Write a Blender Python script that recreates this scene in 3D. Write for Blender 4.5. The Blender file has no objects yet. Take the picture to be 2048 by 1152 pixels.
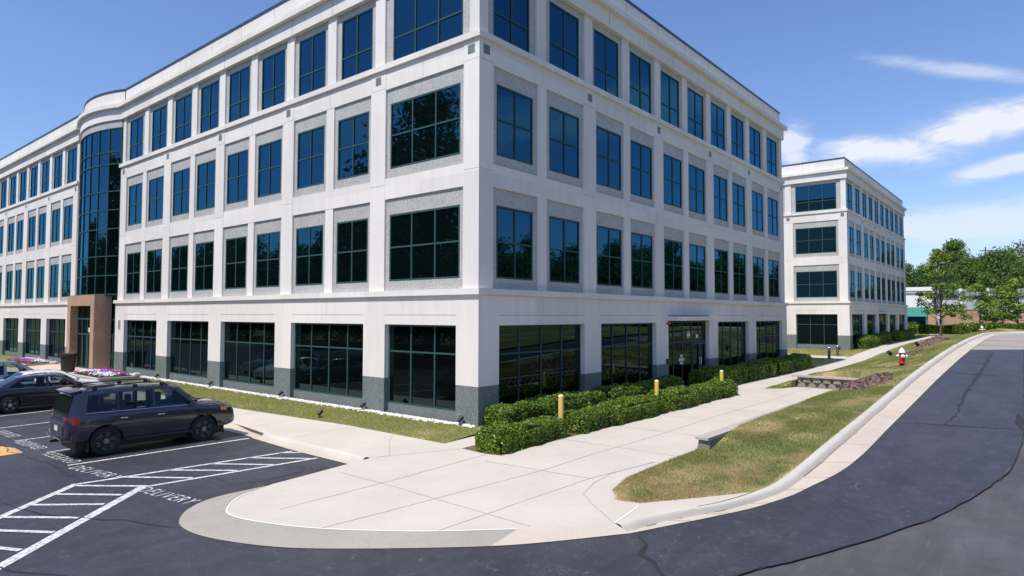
import bpy, bmesh, math, random
import numpy as np
from mathutils import Vector, Matrix
from mathutils.geometry import delaunay_2d_cdt
R = math.radians
SC = bpy.context.scene
COL = SC.collection
U = 1.0625                                    # metres per drawing unit of the office facades

# ------------------------------------------------------------------ ground profile
def itp(x, xs, ys): return np.interp(x, xs, ys)
def zr(x): return itp(x, [-60,-10,-5,-1,2.3,6.6,10.7,17.7,25,32.7,42,56,80,140], [-.5,-.42,-.36,-.27,0,.27,.52,.95,1.32,1.63,1.88,2,2.05,2.05])
def zs(x): return itp(x, [-12,-10,-7,-4,-1,15,30,42,48,55,62,80,100], [-.4,-.33,-.27,-.2,-.12,-.1,-.08,.05,.28,.48,.62,.72,.95])
def zlawn(x, y): return np.where(np.asarray(x) < 0, itp(x, [-2.9,-2.2,0], [-.18,-.165,-.03]), -.03)
def smooth(t): t = np.clip(t, 0, 1); return t*t*(3-2*t)
def zbank(x, y):
    x = np.asarray(x, float); y = np.asarray(y, float)
    west = x < 20.05
    yi = np.where(west, itp(x, [1.0,1.4,4.5,19.8], [-7.0,-7.46,-7.43,-7.43]), -3.1)
    zi = np.where(west, itp(x, [-4.5,-3,.9,1.5,2.1,2.7,3.6,8,19.8], [-.2,-.19,-.07,.06,.19,.285,.33,.36,.50]), zs(x))
    t = np.clip((yi-y)/(yi+9.8), 0, 1)
    z = zi + (zr(x)+.13-zi)*t
    bump = np.where(west, 0, .26*np.exp(-((x-20.6)/2.2)**2)*smooth((-3.6-y)/1.4)*smooth((y+9.6)/3))
    wav = smooth((x-9)/8)*smooth((62-x)/8)*.075*np.sin(x*.9+y*.7)*np.sin(x*.37-y*1.1+1)*np.where(west, smooth(t*3), smooth(t*4))*smooth((1-t)*4)
    low = (x > 17.5) & west & (y > -4.4)
    return np.where(low, zs(x)+.02+.3*smooth((x-18.4)/1.4)*smooth((-3.2-y)/1.), z+bump+wav)

# ------------------------------------------------------------------ materials
MATS = {}
def new_mat(name):
    m = bpy.data.materials.new(name); m.use_nodes = True
    nt = m.node_tree; b = nt.nodes['Principled BSDF']; MATS[name] = m
    return m, nt, b
def N(nt, t, **kw):
    n = nt.nodes.new(t)
    for k, v in kw.items():
        if hasattr(n, k): setattr(n, k, v)
        else: n.inputs[k].default_value = v
    return n
def L(nt, a, b): nt.links.new(a, b)
def coords(nt, scale=(1,1,1), rot=(0,0,0)):
    g = N(nt, 'ShaderNodeNewGeometry'); mp = N(nt, 'ShaderNodeMapping')
    mp.inputs['Scale'].default_value = scale; mp.inputs['Rotation'].default_value = rot
    L(nt, g.outputs['Position'], mp.inputs['Vector']); return mp.outputs['Vector']
def noise(nt, vec, scale, detail=6, rough=.6, dist=0):
    n = N(nt, 'ShaderNodeTexNoise'); n.inputs['Scale'].default_value = scale; n.inputs['Detail'].default_value = detail
    n.inputs['Roughness'].default_value = rough; n.inputs['Distortion'].default_value = dist
    L(nt, vec, n.inputs['Vector']); return n.outputs['Fac']
def ramp(nt, fac, stops):
    r = N(nt, 'ShaderNodeValToRGB'); e = r.color_ramp.elements
    while len(e) < len(stops): e.new(.5)
    for i, (p, c) in enumerate(stops):
        e[i].position = p; e[i].color = (*c, 1) if len(c) == 3 else c
    L(nt, fac, r.inputs['Fac']); return r.outputs['Color']
def mixc(nt, fac, a, b, mode='MIX'):
    m = N(nt, 'ShaderNodeMix', data_type='RGBA', blend_type=mode)
    for sock, v in ((m.inputs['Factor'], fac), (m.inputs['A'], a), (m.inputs['B'], b)):
        pass
    fi = m.inputs[0]; ai = m.inputs[6]; bi = m.inputs[7]
    for s, v in ((fi, fac), (ai, a), (bi, b)):
        if isinstance(v, (int, float)): s.default_value = v
        elif isinstance(v, tuple): s.default_value = (*v, 1) if len(v) == 3 else v
        else: L(nt, v, s)
    return m.outputs[2]
def bump(nt, b, h, strength=.3, dist=.02):
    n = N(nt, 'ShaderNodeBump'); n.inputs['Strength'].default_value = strength; n.inputs['Distance'].default_value = dist
    L(nt, h, n.inputs['Height']); L(nt, n.outputs['Normal'], b.inputs['Normal'])
def grey(v): return (v, v, v)
def plain(name, col, rough=.6, metal=0., var=.12, scale=6, spec=None, coat=0):
    m, nt, b = new_mat(name); v = coords(nt)
    f = noise(nt, v, scale, 5)
    c = ramp(nt, f, [(.3, tuple(x*(1-var) for x in col)), (.7, tuple(min(1, x*(1+var)) for x in col))])
    L(nt, c, b.inputs['Base Color']); b.inputs['Roughness'].default_value = rough; b.inputs['Metallic'].default_value = metal
    if spec is not None: b.inputs['Specular IOR Level'].default_value = spec
    if coat: b.inputs['Coat Weight'].default_value = coat; b.inputs['Coat Roughness'].default_value = .04
    return m
def precast(name, col):
    m, nt, b = new_mat(name); v = coords(nt)
    vs = coords(nt, (1.3, 1.3, .12))
    big = noise(nt, v, .35, 5); streak = noise(nt, vs, 2.2, 6, .65); fine = noise(nt, v, 60, 3)
    c = ramp(nt, streak, [(.32, tuple(x*.83 for x in col)), (.58, col)])
    c = mixc(nt, .5, c, ramp(nt, big, [(.32, tuple(x*.88 for x in col)), (.65, tuple(min(1, x*1.03) for x in col))]))
    c = mixc(nt, .25, c, ramp(nt, fine, [(.3, tuple(x*.8 for x in col)), (.7, col)]))
    sn = N(nt, 'ShaderNodeVectorMath', operation='SNAP'); sn.inputs[1].default_value = (2.93, 2.93, 4.25); L(nt, v, sn.inputs[0])
    wn = N(nt, 'ShaderNodeTexWhiteNoise'); L(nt, sn.outputs[0], wn.inputs['Vector'])
    c = mixc(nt, .55, c, mixc(nt, 1., c, ramp(nt, wn.outputs['Value'], [(0, grey(.86)), (1, grey(1.06))]), 'MULTIPLY'))
    L(nt, c, b.inputs['Base Color']); b.inputs['Roughness'].default_value = .85; b.inputs['Specular IOR Level'].default_value = .25
    bump(nt, b, fine, .12, .005); return m
def speckle(name, a, bcol, ccol, scale=26, rough=.55):
    m, nt, b = new_mat(name); v = coords(nt)
    vo = N(nt, 'ShaderNodeTexVoronoi'); vo.inputs['Scale'].default_value = scale; L(nt, v, vo.inputs['Vector'])
    sep = N(nt, 'ShaderNodeSeparateColor'); L(nt, vo.outputs['Color'], sep.inputs['Color'])
    c = ramp(nt, sep.outputs[0], [(.0, a), (.35, bcol), (.8, bcol), (1., ccol)])
    big = noise(nt, v, .9, 5)
    c = mixc(nt, .35, c, ramp(nt, big, [(.3, tuple(x*.7 for x in bcol)), (.7, tuple(min(1, x*1.2) for x in bcol))]))
    L(nt, c, b.inputs['Base Color']); b.inputs['Roughness'].default_value = rough; return m
def glass_mat(name, tint, dark=(.004,.008,.010), ior=2.0):
    m, nt, b = new_mat(name); nt.nodes.remove(b); out = nt.nodes['Material Output']
    gl = N(nt, 'ShaderNodeBsdfGlossy'); gl.inputs['Color'].default_value = (*tint, 1); gl.inputs['Roughness'].default_value = .0
    df = N(nt, 'ShaderNodeBsdfDiffuse'); df.inputs['Color'].default_value = (*dark, 1)
    fr = N(nt, 'ShaderNodeFresnel'); fr.inputs['IOR'].default_value = ior
    v = coords(nt); w = noise(nt, v, .55, 2, .5)
    bp = N(nt, 'ShaderNodeBump'); bp.inputs['Strength'].default_value = .06; bp.inputs['Distance'].default_value = .02
    L(nt, w, bp.inputs['Height']); L(nt, bp.outputs['Normal'], gl.inputs['Normal'])
    mx = N(nt, 'ShaderNodeMixShader'); L(nt, fr.outputs['Fac'], mx.inputs['Fac']); L(nt, df.outputs[0], mx.inputs[1]); L(nt, gl.outputs[0], mx.inputs[2])
    L(nt, mx.outputs[0], out.inputs['Surface']); return m
def math_n(nt, op, a, b=None, clamp=False):
    n = N(nt, 'ShaderNodeMath', operation=op); n.use_clamp = clamp
    for i, v in enumerate((a, b)):
        if v is None: continue
        if isinstance(v, (int, float)): n.inputs[i].default_value = v
        else: L(nt, v, n.inputs[i])
    return n.outputs[0]
def asphalt(name, base, fleck, crackcol, crack=.5, fine=320, rough=.75):
    m, nt, b = new_mat(name); v = coords(nt)
    agg = noise(nt, v, fine, 2, .7); mid = noise(nt, v, 18, 6, .7); big = noise(nt, v, .22, 6, .62); patch = noise(nt, coords(nt, (.5, 2.2, 1), (0, 0, .25)), .7, 5, .6)
    c = ramp(nt, big, [(.3, tuple(x*.75 for x in base)), (.5, base), (.72, tuple(x*1.45 for x in base))])
    c = mixc(nt, .5, c, ramp(nt, patch, [(.3, tuple(x*.7 for x in base)), (.7, tuple(x*1.5 for x in base))]))
    c = mixc(nt, ramp(nt, agg, [(.56, grey(0)), (.72, grey(.75))]), c, fleck)
    c = mixc(nt, ramp(nt, mid, [(.6, grey(0)), (.8, grey(.3))]), c, fleck)
    # scuffs drawn out along the road, blotches of older binder
    sc_ = noise(nt, coords(nt, (.35, 3.2, 1), (0, 0, .05)), 3.2, 8, .75)
    c = mixc(nt, ramp(nt, sc_, [(.55, grey(0)), (.75, grey(.30))]), c, fleck)
    bl = noise(nt, v, 1.1, 6, .7); c = mixc(nt, .6, c, mixc(nt, 1., c, ramp(nt, bl, [(.3, grey(.62)), (.7, grey(1.35))]), 'MULTIPLY'))
    sp = noise(nt, v, 2.6, 3, .5); c = mixc(nt, ramp(nt, sp, [(.70, grey(0)), (.76, grey(.6))]), c, tuple(x*.45 for x in base))
    # hairline cracks: warped cell borders, kept only in patches
    wn = N(nt, 'ShaderNodeTexNoise'); wn.inputs['Scale'].default_value = 1.6; wn.inputs['Detail'].default_value = 4; L(nt, v, wn.inputs['Vector'])
    va = N(nt, 'ShaderNodeVectorMath', operation='SCALE'); va.inputs['Scale'].default_value = .9; L(nt, wn.outputs['Color'], va.inputs[0])
    vb = N(nt, 'ShaderNodeVectorMath', operation='ADD'); L(nt, v, vb.inputs[0]); L(nt, va.outputs[0], vb.inputs[1])
    for sc, wd, am in ((1.5, .014, crack*.55), (5.5, .03, crack*.8)):
        vo = N(nt, 'ShaderNodeTexVoronoi', feature='DISTANCE_TO_EDGE'); vo.inputs['Scale'].default_value = sc; L(nt, vb.outputs[0], vo.inputs['Vector'])
        edge = ramp(nt, vo.outputs['Distance'], [(0, grey(1)), (wd, grey(0))])
        keep = ramp(nt, noise(nt, v, .8*sc, 4, .7), [(.52, grey(0)), (.66, grey(am))])
        c = mixc(nt, mixc(nt, 1., edge, keep, 'MULTIPLY'), c, crackcol)
    L(nt, c, b.inputs['Base Color']); b.inputs['Roughness'].default_value = rough; b.inputs['Specular IOR Level'].default_value = .45
    bump(nt, b, agg, .35, .006); return m
def concrete(name, col, mott=.16, stain=(.30,.25,.19), st=.35):
    m, nt, b = new_mat(name); v = coords(nt)
    big = noise(nt, v, .45, 6, .65); mid = noise(nt, v, 5, 6, .7); fine = noise(nt, v, 140, 2)
    c = ramp(nt, big, [(.28, tuple(x*(1-mott) for x in col)), (.7, tuple(min(1, x*(1+mott*.5)) for x in col))])
    c = mixc(nt, ramp(nt, mid, [(.55, grey(0)), (.85, grey(st))]), c, stain)
    c = mixc(nt, .2, c, ramp(nt, fine, [(.3, tuple(x*.6 for x in col)), (.7, col)]))
    L(nt, c, b.inputs['Base Color']); b.inputs['Roughness'].default_value = .9; b.inputs['Specular IOR Level'].default_value = .2
    bump(nt, b, fine, .2, .004); return m
def dry_tip(nt, c, v, straw):
    sx = N(nt, 'ShaderNodeSeparateXYZ'); L(nt, v, sx.inputs[0])
    f = math_n(nt, 'MULTIPLY', math_n(nt, 'MULTIPLY', math_n(nt, 'SUBTRACT', .8, sx.outputs[0]), .30, True), math_n(nt, 'MULTIPLY', math_n(nt, 'SUBTRACT', noise(nt, v, 1.3, 5, .65), .36), 3.2, True))
    return mixc(nt, f, c, straw)
def leafy(name, cols, rough=.45, trans=.25, patch=None, patchcol=None):
    m, nt, b = new_mat(name)
    g = N(nt, 'ShaderNodeNewGeometry')
    c = ramp(nt, g.outputs['Random Per Island'], [(i/(len(cols)-1), k) for i, k in enumerate(cols)])
    if patch:
        v = coords(nt)
        c = mixc(nt, ramp(nt, noise(nt, v, patch[0], 5, .65), [(patch[1], grey(0)), (patch[2], grey(patch[3]))]), c, patchcol)
        if name == 'bank_blades': c = dry_tip(nt, c, v, (.56,.40,.20))
    L(nt, c, b.inputs['Base Color']); b.inputs['Roughness'].default_value = rough; b.inputs['Specular IOR Level'].default_value = .4
    out = nt.nodes['Material Output']
    if trans:
        t = N(nt, 'ShaderNodeBsdfTranslucent'); L(nt, c, t.inputs['Color'])
        mx = N(nt, 'ShaderNodeMixShader'); mx.inputs['Fac'].default_value = trans
        L(nt, b.outputs[0], mx.inputs[1]); L(nt, t.outputs[0], mx.inputs[2]); L(nt, mx.outputs[0], out.inputs['Surface'])
    return m
def soil_grass(name, a, bb, straw, s=(.5, .52, .7, .8)):
    m, nt, b = new_mat(name); v = coords(nt)
    c = ramp(nt, noise(nt, v, 40, 5, .75), [(.3, a), (.7, bb)])
    c = mixc(nt, ramp(nt, noise(nt, v, s[0], 5, .7), [(s[1], grey(0)), (s[2], grey(s[3]))]), c, straw)
    if name == 'bank_base': c = dry_tip(nt, c, v, (.55,.37,.20))
    L(nt, c, b.inputs['Base Color']); b.inputs['Roughness'].default_value = .95; bump(nt, b, noise(nt, v, 60, 3), .6, .03); return m
def brickm(name, c1, c2, mortar, scale=4.5):
    m, nt, b = new_mat(name)
    br = N(nt, 'ShaderNodeTexBrick'); br.inputs['Scale'].default_value = scale
    br.inputs['Color1'].default_value = (*c1, 1); br.inputs['Color2'].default_value = (*c2, 1); br.inputs['Mortar'].default_value = (*mortar, 1)
    br.inputs['Mortar Size'].default_value = .012
    g = N(nt, 'ShaderNodeNewGeometry'); sx = N(nt, 'ShaderNodeSeparateXYZ'); L(nt, g.outputs['Position'], sx.inputs[0])
    cb = N(nt, 'ShaderNodeCombineXYZ'); L(nt, math_n(nt, 'ADD', sx.outputs[0], sx.outputs[1]), cb.inputs[0]); L(nt, sx.outputs[2], cb.inputs[1])
    L(nt, cb.outputs[0], br.inputs['Vector']); L(nt, br.outputs['Color'], b.inputs['Base Color']); b.inputs['Roughness'].default_value = .85
    return m
def worn_paint(name, col, under, lo=.34, hi=.46):
    m, nt, b = new_mat(name); v = coords(nt)
    f = ramp(nt, noise(nt, v, 14, 8, .75), [(lo, grey(.85)), (hi, grey(0))])
    c = mixc(nt, f, tuple(col), tuple(under)); c = mixc(nt, .25, c, ramp(nt, noise(nt, v, 3, 4), [(.3, tuple(x*.6 for x in col)), (.7, col)]))
    L(nt, c, b.inputs['Base Color']); b.inputs['Roughness'].default_value = .8; return m

WHITE = precast('white_precast', (.785,.74,.685))
PANEL = speckle('pale_granite', (.16,.16,.155), (.445,.435,.41), (.63,.62,.59), 40)
PLINTH = speckle('dark_green_granite', (.06,.075,.075), (.155,.18,.175), (.40,.42,.41), 40)
TAN = speckle('tan_granite', (.30,.17,.10), (.45,.28,.18), (.56,.41,.30), 30)
FRAME = plain('teal_window_frame', (.032,.078,.080), .6, 0, .08, spec=.2)
GLASS = glass_mat('reflective_glass', (.14,.55,.88), (.002,.004,.005), 2.1)
GLASSG = glass_mat('dark_ground_floor_glass', (.42,.66,.66), (.002,.003,.003), 1.62)
DOORGL = glass_mat('door_glass', (.5,.7,.75), (.02,.025,.022), 1.7)
CAP = plain('dark_blue_metal_coping', (.035,.06,.10), .4, .3, .1)
ROOFM = plain('grey_roof_membrane', (.3,.3,.3), .9)
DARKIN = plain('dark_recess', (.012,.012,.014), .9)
JOINT = plain('joint_sealant', (.26,.24,.22), .9)
PJOINT = plain('pavement_joint', (.40,.355,.31), .95, 0, .25, 3)
ASPH = asphalt('sealed_asphalt', (.037,.036,.047), (.105,.097,.10), (.22,.19,.165), 1., 300, .52)
ASPH2 = asphalt('older_asphalt', (.068,.063,.067), (.20,.19,.195), (.17,.15,.13), .3, 220)
CRACK = plain('crack_filler', (.022,.021,.023), .7, 0, .3, 30)
CONC = concrete('pale_concrete', (.57,.508,.432), .12, (.38,.32,.26), .42)
GUTTER = concrete('tan_concrete', (.545,.47,.385), .13, (.36,.29,.20), .45)
KERBM = concrete('kerb_concrete', (.57,.52,.45), .15, (.28,.23,.17), .5)
RAMP = concrete('exposed_aggregate', (.365,.335,.28), .18, (.17,.165,.14), .7)
SEAL = plain('white_joint_seal', (.85,.85,.83), .6)
PAINT = worn_paint('worn_white_paint', (.68,.675,.66), (.075,.075,.085), .40, .54)
PAINTT = worn_paint('worn_lettering_paint', (.66,.655,.64), (.07,.07,.075), .40, .54)
YPAINT = worn_paint('worn_yellow_paint', (.70,.40,.13), (.06,.055,.05), .40, .5)
PAVERM = brickm('block_paving', (.30,.265,.23), (.36,.32,.28), (.16,.15,.14), 1.6)
PLAZAM = brickm('pink_paving', (.56,.40,.33), (.60,.45,.38), (.42,.32,.27), 2.4)
LAWNB = soil_grass('lawn_base', (.15,.16,.045), (.28,.26,.09), (.5,.39,.2))
BANKB = soil_grass('bank_base', (.12,.15,.04), (.24,.24,.085), (.56,.42,.23), (.33, .50, .62, .85))
EARTH = soil_grass('far_ground', (.09,.10,.035), (.16,.16,.06), (.30,.24,.13))
MULCH = soil_grass('brown_mulch', (.06,.035,.026), (.20,.125,.10), (.26,.17,.14), (9, .5, .62, .7))
BLADE = leafy('grass_blades', [(.16,.23,.035),(.24,.295,.055),(.32,.345,.08),(.44,.40,.15),(.56,.46,.22)], .6, .35, (.45, .52, .68, .6), (.58,.46,.22))
BLADE2 = leafy('bank_blades', [(.10,.17,.03),(.16,.23,.045),(.23,.275,.065),(.36,.34,.12),(.5,.42,.19)], .6, .35, (.38, .50, .62, .8), (.62,.48,.25))
HEDGE = leafy('hedge_leaves', [(.040,.09,.007),(.08,.155,.012),(.13,.235,.018),(.18,.29,.025),(.24,.35,.035),(.06,.13,.01),(.18,.17,.05)], .36, .22)
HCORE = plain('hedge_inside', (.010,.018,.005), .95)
LEAF = {}
for nm, cs in {'green': [(.065,.13,.018),(.11,.20,.03),(.16,.265,.045),(.085,.16,.022)], 'bright': [(.10,.185,.02),(.175,.28,.035),(.25,.35,.055),(.13,.22,.028)],
               'dark': [(.045,.10,.02),(.08,.155,.03),(.12,.205,.042),(.06,.12,.025)], 'olive': [(.07,.08,.03),(.12,.12,.055),(.15,.13,.075),(.08,.085,.04)]}.items():
    LEAF[nm] = leafy('leaves_'+nm, cs, .5, .3)
BARK = plain('bark', (.13,.105,.085), .9, 0, .35, 12)
STONE = leafy('white_pebbles', [(.55,.50,.45),(.72,.68,.64),(.80,.77,.74)], .8, 0)
BLOCK = concrete('split_block', (.27,.235,.20), .3, (.10,.09,.08), .6)
BLOCKCAP = concrete('block_cap', (.45,.41,.36), .15, (.25,.2,.15), .4)
YEL = plain('yellow_bollard_paint', (.66,.47,.10), .5, 0, .06)
CREAM = plain('pale_bollard_cap', (.72,.66,.48), .6)
BRONZE = plain('bronze_bollard', (.10,.092,.088), .5, .3)
BLACK = plain('black_plastic', (.016,.016,.017), .5)
RED = plain('hydrant_red', (.55,.022,.022), .35, 0, .1)
WPAINT = plain('hydrant_white', (.80,.80,.80), .35, 0, .03)
STEEL = plain('bright_metal', (.6,.6,.6), .25, 1.)
SIGNW = plain('white_sign', (.72,.72,.70), .5)
SIGNR = plain('red_sign_band', (.5,.06,.05), .5)
FLOW = [leafy('petals_white', [(.75,.73,.75),(.82,.80,.82)], .7, .2), leafy('petals_purple', [(.16,.04,.34),(.25,.09,.48)], .7, .2), leafy('petals_red', [(.50,.02,.10),(.6,.05,.18)], .7, .2)]
BRICK = brickm('tan_brick', (.50,.29,.18), (.44,.25,.16), (.48,.38,.3), 3)
BRICKR = brickm('lattice_brick', (.36,.15,.10), (.50,.30,.22), (.62,.52,.45), 1.1)
AWN = plain('green_awning', (.01,.20,.155), .7)
WALLSHADE = plain('shade_grey_render', (.52,.52,.55), .8)  # commercial wing wall: its shade is put into this grey
WALLW = plain('white_render', (.80,.78,.76), .8)
POLEW = plain('weathered_pole', (.12,.10,.09), .9)

# ------------------------------------------------------------------ mesh helpers
class MB:
    def __init__(s, k=1.): s.v = []; s.f = []; s.k = k; s.mi = []; s.m = 0
    def add(s, vs, fs):
        s.mi += [s.m]*len(fs); o = len(s.v); s.v += [tuple(c*s.k for c in p) for p in vs]; s.f += [tuple(i+o for i in f) for f in fs]; return s
    def box(s, x0, x1, y0, y1, z0, z1):
        return s.add([(x0,y0,z0),(x1,y0,z0),(x1,y1,z0),(x0,y1,z0),(x0,y0,z1),(x1,y0,z1),(x1,y1,z1),(x0,y1,z1)],
                     [(0,3,2,1),(4,5,6,7),(0,1,5,4),(1,2,6,5),(2,3,7,6),(3,0,4,7)])
    def lathe(s, prof, c=(0,0,0), n=16, axis='z', caps=True):
        vs = []; fs = []
        for r, h in prof:
            for i in range(n):
                a = 2*math.pi*i/n; p = (r*math.cos(a), r*math.sin(a), h)
                if axis == 'y': p = (p[0], p[2], p[1])
                if axis == 'x': p = (p[2], p[0], p[1])
                vs.append((p[0]+c[0], p[1]+c[1], p[2]+c[2]))
        m = len(prof)
        for j in range(m-1):
            for i in range(n): fs.append((j*n+i, j*n+(i+1) % n, (j+1)*n+(i+1) % n, (j+1)*n+i))
        if caps: fs.append(tuple(range(n))[::-1]); fs.append(tuple(range((m-1)*n, m*n)))
        return s.add(vs, fs)
    def tube(s, pts, rad, n=6):
        pts = [Vector(p) for p in pts]; rad = rad if isinstance(rad, (list, tuple)) else [rad]*len(pts)
        vs = []; fs = []
        for i, p in enumerate(pts):
            d = (pts[min(i+1, len(pts)-1)]-pts[max(i-1, 0)]).normalized()
            a = d.cross(Vector((0,0,1))); a = a.normalized() if a.length > 1e-3 else Vector((1,0,0)); b = d.cross(a)
            for k in range(n):
                t = 2*math.pi*k/n; vs.append(tuple(p+(a*math.cos(t)+b*math.sin(t))*rad[i]))
        for i in range(len(pts)-1):
            for k in range(n): fs.append((i*n+k, i*n+(k+1) % n, (i+1)*n+(k+1) % n, (i+1)*n+k))
        fs.append(tuple(range(n))[::-1]); fs.append(tuple(range((len(pts)-1)*n, len(pts)*n)))
        return s.add(vs, fs)
    def prism(s, poly, z0, z1):
        n = len(poly); vs = [(x, y, z0) for x, y in poly]+[(x, y, z1) for x, y in poly]
        return s.add(vs, [tuple(range(n))[::-1], tuple(range(n, 2*n))]+[(i, (i+1) % n, n+(i+1) % n, n+i) for i in range(n)])
    def build(s, name, mat, parent=None, smooth=None, fix=True, loc=None, bevel=0):
        me = bpy.data.meshes.new(name); me.from_pydata(s.v, [], s.f)
        if any(s.mi): me.polygons.foreach_set('material_index', s.mi)
        if fix:
            b = bmesh.new(); b.from_mesh(me)
            if bevel:
                bmesh.ops.remove_doubles(b, verts=b.verts, dist=1e-5)
                bmesh.ops.bevel(b, geom=[e for e in b.edges if len(e.link_faces) == 2 and e.calc_face_angle(0) > .6], offset=bevel, segments=2, affect='EDGES', profile=.6)
            bmesh.ops.recalc_face_normals(b, faces=b.faces); b.to_mesh(me); b.free()
        for q in (mat if isinstance(mat, (list, tuple)) else [mat]): me.materials.append(q)
        if smooth is not None:
            me.polygons.foreach_set('use_smooth', [True]*len(me.polygons)); me.set_sharp_from_angle(angle=R(smooth))
        o = bpy.data.objects.new(name, me); COL.objects.link(o)
        if parent: o.parent = parent
        if loc: o.location = loc
        return o
def tag(o, label=None, cat=None, group=None, kind=None):
    if label: o['label'] = label
    if cat: o['category'] = cat
    if group: o['group'] = group
    if kind: o['kind'] = kind
    return o
def thing(name, label, cat, loc=(0,0,0), rz=0, group=None):
    o = bpy.data.objects.new(name, None); COL.objects.link(o); o.location = loc; o.rotation_euler = (0,0,rz); o.empty_display_size = .3
    return tag(o, label, cat, group)
def dup(root, loc, rz, label=None, scale=None, name=None):
    def cp(o, par):
        c = o.copy(); COL.objects.link(c); c.parent = par
        for ch in [x for x in ALLCH.get(o.name, o.children)]: cp(ch, c)
        return c
    c = cp(root, None); c.location = loc; c.rotation_euler = (0,0,rz)
    if scale: c.scale = scale
    if label: c['label'] = label
    return c
ALLCH = {}
def raw_mesh(name, co, nv, mat, parent=None):
    # co: (nfaces*nv, 3) array, every face its own island
    nf = len(co)//nv; me = bpy.data.meshes.new(name)
    me.vertices.add(len(co)); me.vertices.foreach_set('co', np.ascontiguousarray(co, np.float32).ravel())
    me.loops.add(len(co)); me.loops.foreach_set('vertex_index', np.arange(len(co), dtype=np.int32))
    me.polygons.add(nf); me.polygons.foreach_set('loop_start', np.arange(0, len(co), nv, dtype=np.int32)); me.polygons.foreach_set('loop_total', np.full(nf, nv, np.int32))
    me.update(calc_edges=True); me.materials.append(mat)
    o = bpy.data.objects.new(name, me); COL.objects.link(o)
    if parent: o.parent = parent
    return o
def crom(pts, n=8):
    P = [np.array(p, float) for p in pts]; out = []
    for i in range(len(P)-1):
        p0 = P[max(i-1, 0)]; p1 = P[i]; p2 = P[i+1]; p3 = P[min(i+2, len(P)-1)]
        for k in range(n):
            t = k/n; out.append(.5*((2*p1)+(-p0+p2)*t+(2*p0-5*p1+4*p2-p3)*t*t+(-p0+3*p1-3*p2+p3)*t**3))
    out.append(P[-1]); return [tuple(p) for p in out]
def sheet(name, poly, zf, mat, off=0., step=1.5, parent=None, kind=None, thick=0):
    bm = bmesh.new(); n = len(poly)
    tv, _, tf, *_ = delaunay_2d_cdt([Vector(p) for p in poly], [(i, (i+1) % n) for i in range(n)], [], 1, 1e-5)
    vs = [bm.verts.new((p[0], p[1], 0)) for p in tv]
    for f in tf: bm.faces.new([vs[i] for i in f])
    xs = [p[0] for p in poly]; ys = [p[1] for p in poly]
    for ax, lo, hi in ((0, min(xs), max(xs)), (1, min(ys), max(ys))):
        st = max(step, (hi-lo)/160)
        k = math.floor(lo/st)+1
        while k*st < hi-1e-4:
            no = (1,0,0) if ax == 0 else (0,1,0); co = (k*st,0,0) if ax == 0 else (0,k*st,0)
            bmesh.ops.bisect_plane(bm, geom=bm.verts[:]+bm.edges[:]+bm.faces[:], plane_co=co, plane_no=no, dist=1e-5); k += 1
    X = np.array([v.co.x for v in bm.verts]); Y = np.array([v.co.y for v in bm.verts]); Z = np.asarray(zf(X, Y))+off
    if Z.ndim == 0: Z = np.full(len(X), float(Z))
    for v, z in zip(bm.verts, Z): v.co.z = z
    bmesh.ops.recalc_face_normals(bm, faces=bm.faces[:])
    if sum(f.normal.z for f in bm.faces) < 0: bmesh.ops.reverse_faces(bm, faces=bm.faces[:])
    if thick:
        ret = bmesh.ops.extrude_face_region(bm, geom=bm.faces[:])
        for g in ret['geom']:
            if isinstance(g, bmesh.types.BMVert): g.co.z += thick
        bmesh.ops.recalc_face_normals(bm, faces=bm.faces[:])
    me = bpy.data.meshes.new(name); bm.to_mesh(me); bm.free(); me.materials.append(mat)
    o = bpy.data.objects.new(name, me); COL.objects.link(o)
    if parent: o.parent = parent
    if kind: o['kind'] = kind
    return o
def strip(name, pts, w, zf, mat, off, parent=None, taper=False, jit=0, seed=0):
    # a narrow flat ribbon lying on the ground along pts
    rng = random.Random(seed); P = []
    for a, b in zip(pts[:-1], pts[1:]):
        n = max(1, int(math.hypot(b[0]-a[0], b[1]-a[1])/.35))
        for k in range(n): P.append((a[0]+(b[0]-a[0])*k/n, a[1]+(b[1]-a[1])*k/n))
    P.append(pts[-1]); P = np.array(P)
    if jit: P[1:-1] += np.array([[rng.gauss(0, jit), rng.gauss(0, jit)] for _ in P[1:-1]])
    T = np.gradient(P, axis=0); T /= np.linalg.norm(T, axis=1)[:, None]; Nn = np.c_[-T[:, 1], T[:, 0]]
    ww = np.array([w*(rng.uniform(.5, 1.3) if jit else 1)*(min(1, .25+3*i/len(P), .25+3*(len(P)-1-i)/len(P)) if taper else 1) for i in range(len(P))])[:, None]/2
    A = P+Nn*ww; B = P-Nn*ww; mb = MB()
    za = np.asarray(zf(A[:, 0], A[:, 1]))+off; zb = np.asarray(zf(B[:, 0], B[:, 1]))+off
    vs = [(*A[i], za[i]) for i in range(len(P))]+[(*B[i], zb[i]) for i in range(len(P))]; n = len(P)
    mb.add(vs, [(i, n+i, n+i+1, i+1) for i in range(n-1)])
    return mb.build(name, mat, parent)
def inside(poly, X, Y):
    r = np.zeros(len(X), bool); n = len(poly)
    for i in range(n):
        x0, y0 = poly[i]; x1, y1 = poly[(i+1) % n]
        c = ((y0 > Y) != (y1 > Y)) & (X < (x1-x0)*(Y-y0)/((y1-y0) or 1e-9)+x0); r ^= c
    return r
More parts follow.
